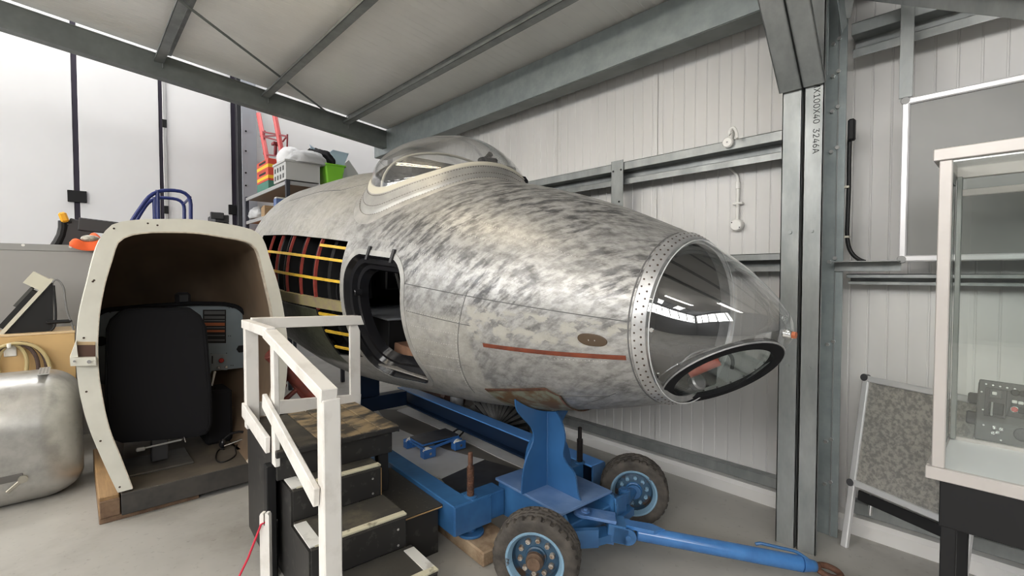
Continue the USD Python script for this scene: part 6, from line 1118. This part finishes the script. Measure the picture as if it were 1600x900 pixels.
# display case on its black table
g_ = onZ(1452, 748, 0.74); gx, gy = g_[0], 2.40; CW_, CD = 1.3, 0.50; dc_m = mat('case_frame_white', (0.52, 0.49, 0.47), 0.35, 0.2, var=0.06, scale=5)
gz = 0.745; top_z = 2.0
dc = thing('display_case', 'glass display case with off-white frame on a black table at the right edge', 'display case', (gx + 0.65, gy + 0.26, gz)); cg = glass('case_glass', (0.975, 0.988, 0.98), 0.0, 1.4)
fr = 0.038
obj('bottom_rail', B().box(gx - 0.012, gx + CW_, gy - 0.006, gy + 0.02, gz, gz + 0.048, 0.003).box(gx - 0.012, gx + 0.02, gy + 0.02, gy + CD, gz, gz + 0.048, 0.003).box(gx, gx + CW_, gy + CD - 0.02, gy + CD, gz, gz + 0.06, 0.003), dc_m, dc)
obj('top_rail', B().box(gx - 0.012, gx + CW_, gy - 0.006, gy + 0.022, top_z - 0.045, top_z, 0.003).box(gx - 0.012, gx + 0.022, gy + 0.022, gy + CD, top_z - 0.045, top_z, 0.003).box(gx, gx + CW_, gy + CD - 0.025, gy + CD, top_z - 0.05, top_z, 0.003), dc_m, dc)
obj('post', B().box(gx + 0.005, gx + 0.005 + fr, gy, gy + 0.030, gz + 0.048, top_z - 0.045, 0.003), dc_m, dc)
obj('post', B().box(gx + 0.002, gx + 0.016, gy + CD - 0.045, gy + CD - 0.005, gz + 0.05, top_z - 0.045, 0.002).box(gx + 0.022, gx + 0.040, gy + CD - 0.04, gy + CD, gz + 0.05, top_z - 0.045, 0.002), mat('case_inner_frame', (0.26, 0.27, 0.26), 0.35, 0.4), dc)
obj('track', B().box(gx + 0.004, gx + 0.010, gy + 0.03, gy + CD - 0.04, top_z - 0.085, top_z - 0.045, 0.001).box(gx + 0.016, gx + 0.020, gy + 0.03, gy + CD - 0.04, top_z - 0.085, top_z - 0.045, 0.001).box(gx + 0.004, gx + 0.018, gy + 0.03, gy + CD - 0.04, gz + 0.048, gz + 0.06, 0.002), mat('grey_track', (0.17, 0.18, 0.18), 0.4, 0.5), dc)
obj('floor_panel', B().box(gx + 0.02, gx + CW_, gy + 0.02, gy + CD - 0.02, gz + 0.03, gz + 0.045, 0.002), mat('white_case_floor', (0.80, 0.81, 0.83), 0.25), dc)
obj('front_pane', B().box(gx + 0.043, gx + CW_, gy + 0.010, gy + 0.014, gz + 0.048, top_z - 0.045, 0), cg, dc, smooth=False); obj('side_pane', B().box(gx + 0.012, gx + 0.016, gy + 0.03, gy + CD - 0.04, gz + 0.05, top_z - 0.05, 0), cg, dc, smooth=False); obj('back_pane', B().box(gx + 0.04, gx + CW_, gy + CD - 0.014, gy + CD - 0.010, gz + 0.06, top_z - 0.05, 0), cg, dc, smooth=False); obj('top_pane', B().box(gx + 0.02, gx + CW_, gy + 0.02, gy + CD - 0.02, top_z - 0.012, top_z - 0.008, 0), cg, dc, smooth=False)
obj('shelf_strip', B().box(gx + 0.03, gx + CW_, gy + CD - 0.03, gy + CD - 0.02, top_z - 0.13, top_z - 0.10, 0.002), dc_m, dc)
tb = thing('display_table', 'black table with deep apron carrying the glass display case', 'table', (gx + 0.65, gy + 0.26, 0))
obj('apron', B().box(gx + 0.03, gx + CW_, gy + 0.004, gy + 0.024, gz - 0.175, gz, 0.003).box(gx + 0.03, gx + 0.05, gy + 0.024, gy + CD, gz - 0.175, gz, 0.003), black, tb); obj('top', B().box(gx + 0.03, gx + CW_, gy + 0.02, gy + CD, gz - 0.02, gz - 0.001, 0.002), black, tb)
for x_, y_ in ((gx + 0.035, gy + 0.006), (gx + 0.046, gy + CD - 0.06), (gx + CW_ - 0.1, gy + 0.006)): obj('leg', B().box(x_, x_ + 0.045, y_, y_ + 0.045, 0, gz - 0.175 + 0.01, 0.003), black, tb)
obj('stretcher', B().bar((gx + 0.13, gy + CD - 0.04, gz - 0.22), (gx + 0.75, gy + CD - 0.04, 0.30), 0.02, 0.05), black, tb)
# radio control unit inside the case
rd_z = gz + 0.0455
def onP(x, y, o, ax, ay):
    d = ray(x, y); n_ = np.cross(ax, ay); t = ((o - EYE) @ n_) / (d @ n_); q = EYE + d * t - o; return np.array([q @ ax, q @ ay])
ro0 = onZ(1540, 690, rd_z); rx = unit([0.985, -0.17, 0]); rt = math.radians(12); rn = np.array([rx[1], -rx[0], 0]); ry = math.cos(rt) * EZ - math.sin(rt) * rn; rnn = np.cross(rx, ry)
RO = frame_T(ro0, rx, ry, rnn); RB = lambda: B(RO); dg = mat('radio_dark_grey', (0.028, 0.028, 0.028), 0.45, var=0.25, scale=14); mg = mat('radio_mid_grey', (0.07, 0.07, 0.068), 0.45)
q = lambda x, y: onP(x, y, ro0, rx, ry)
tl_, bl_, tr2 = q(1530, 592), q(1540, 688), q(1600, 600); hgt = tl_[1]; Wd = 0.40
rdo = thing('radio_unit', 'grey aircraft radio control unit with knobs and switches inside the display case', 'radio', tuple(ro0))
obj('face_plate', RB().box(tl_[0], tl_[0] + Wd, 0.002, hgt, -0.012, 0.0, 0.004), mg, rdo); obj('body', RB().box(tl_[0] - 0.005, tl_[0] + Wd, 0.01, hgt - 0.01, -0.10, -0.012, 0.006), dg, rdo)
for x_, y_, w_, h_ in ((1514, 612, 0.03, 0.05), (1508, 642, 0.035, 0.06)): c = q(x_ + 8, y_ + 10); obj('side_lug', RB().box(tl_[0] - 0.04, tl_[0], c[1] - h_ / 2, c[1] + h_ / 2, -0.08, -0.03, 0.006), black, rdo)
def rp(nm, x0, y0, x1, y1, m_, t=0.006): a, b = q(x0, y0), q(x1, y1); obj(nm, RB().box(a[0], b[0], b[1], a[1], -0.002, t, 0.002), m_, rdo)
rp('left_module', 1541, 605, 1571, 655, dg); rp('centre_module', 1574, 610, 1640, 662, dg); rp('keypad', 1546, 628, 1568, 650, black, 0.012); rp('cover_flap', 1548, 608, 1566, 624, mg, 0.014); rp('white_switch', 1552, 612, 1559, 618, white_p, 0.018); rp('white_switch', 1582, 625, 1590, 631, white_p, 0.012); rp('white_switch', 1592, 627, 1600, 633, white_p, 0.012); rp('bright_edge', 1550, 628, 1551.5, 650, mat('edge_grey', (0.35, 0.35, 0.34), 0.4), 0.014)
def rk(nm, x_, y_, r, h, m_, n=18): c = q(x_, y_); obj(nm, RB().cyl((c[0], c[1], 0), (c[0], c[1], h), r, n, cap=min(0.003, r * 0.3)), m_, rdo)
rk('red_lamp', 1586, 640, 0.011, 0.012, mat('red_lamp', (0.55, 0.05, 0.04), 0.3)); rk('lamp_ring', 1586, 640, 0.015, 0.008, chrome); rk('dial', 1598, 642, 0.015, 0.010, black); rk('rotary_knob', 1588, 614, 0.014, 0.02, black); rk('rotary_knob', 1601, 616, 0.014, 0.02, black)
for x_, y_ in ((1555, 668), (1560, 676), (1566, 671), (1553, 677)): rk('toggle', x_, y_, 0.008, 0.018, chrome)
rk('big_knob', 1600, 680, 0.028, 0.025, dg)
for x_, y_ in ((1541, 600), (1552, 602), (1563, 604), (1574, 606), (1586, 608), (1534, 612), (1536, 640), (1537, 664), (1564, 688)): rk('panel_screw', x_, y_, 0.004, 0.003, bolt_m, 8)
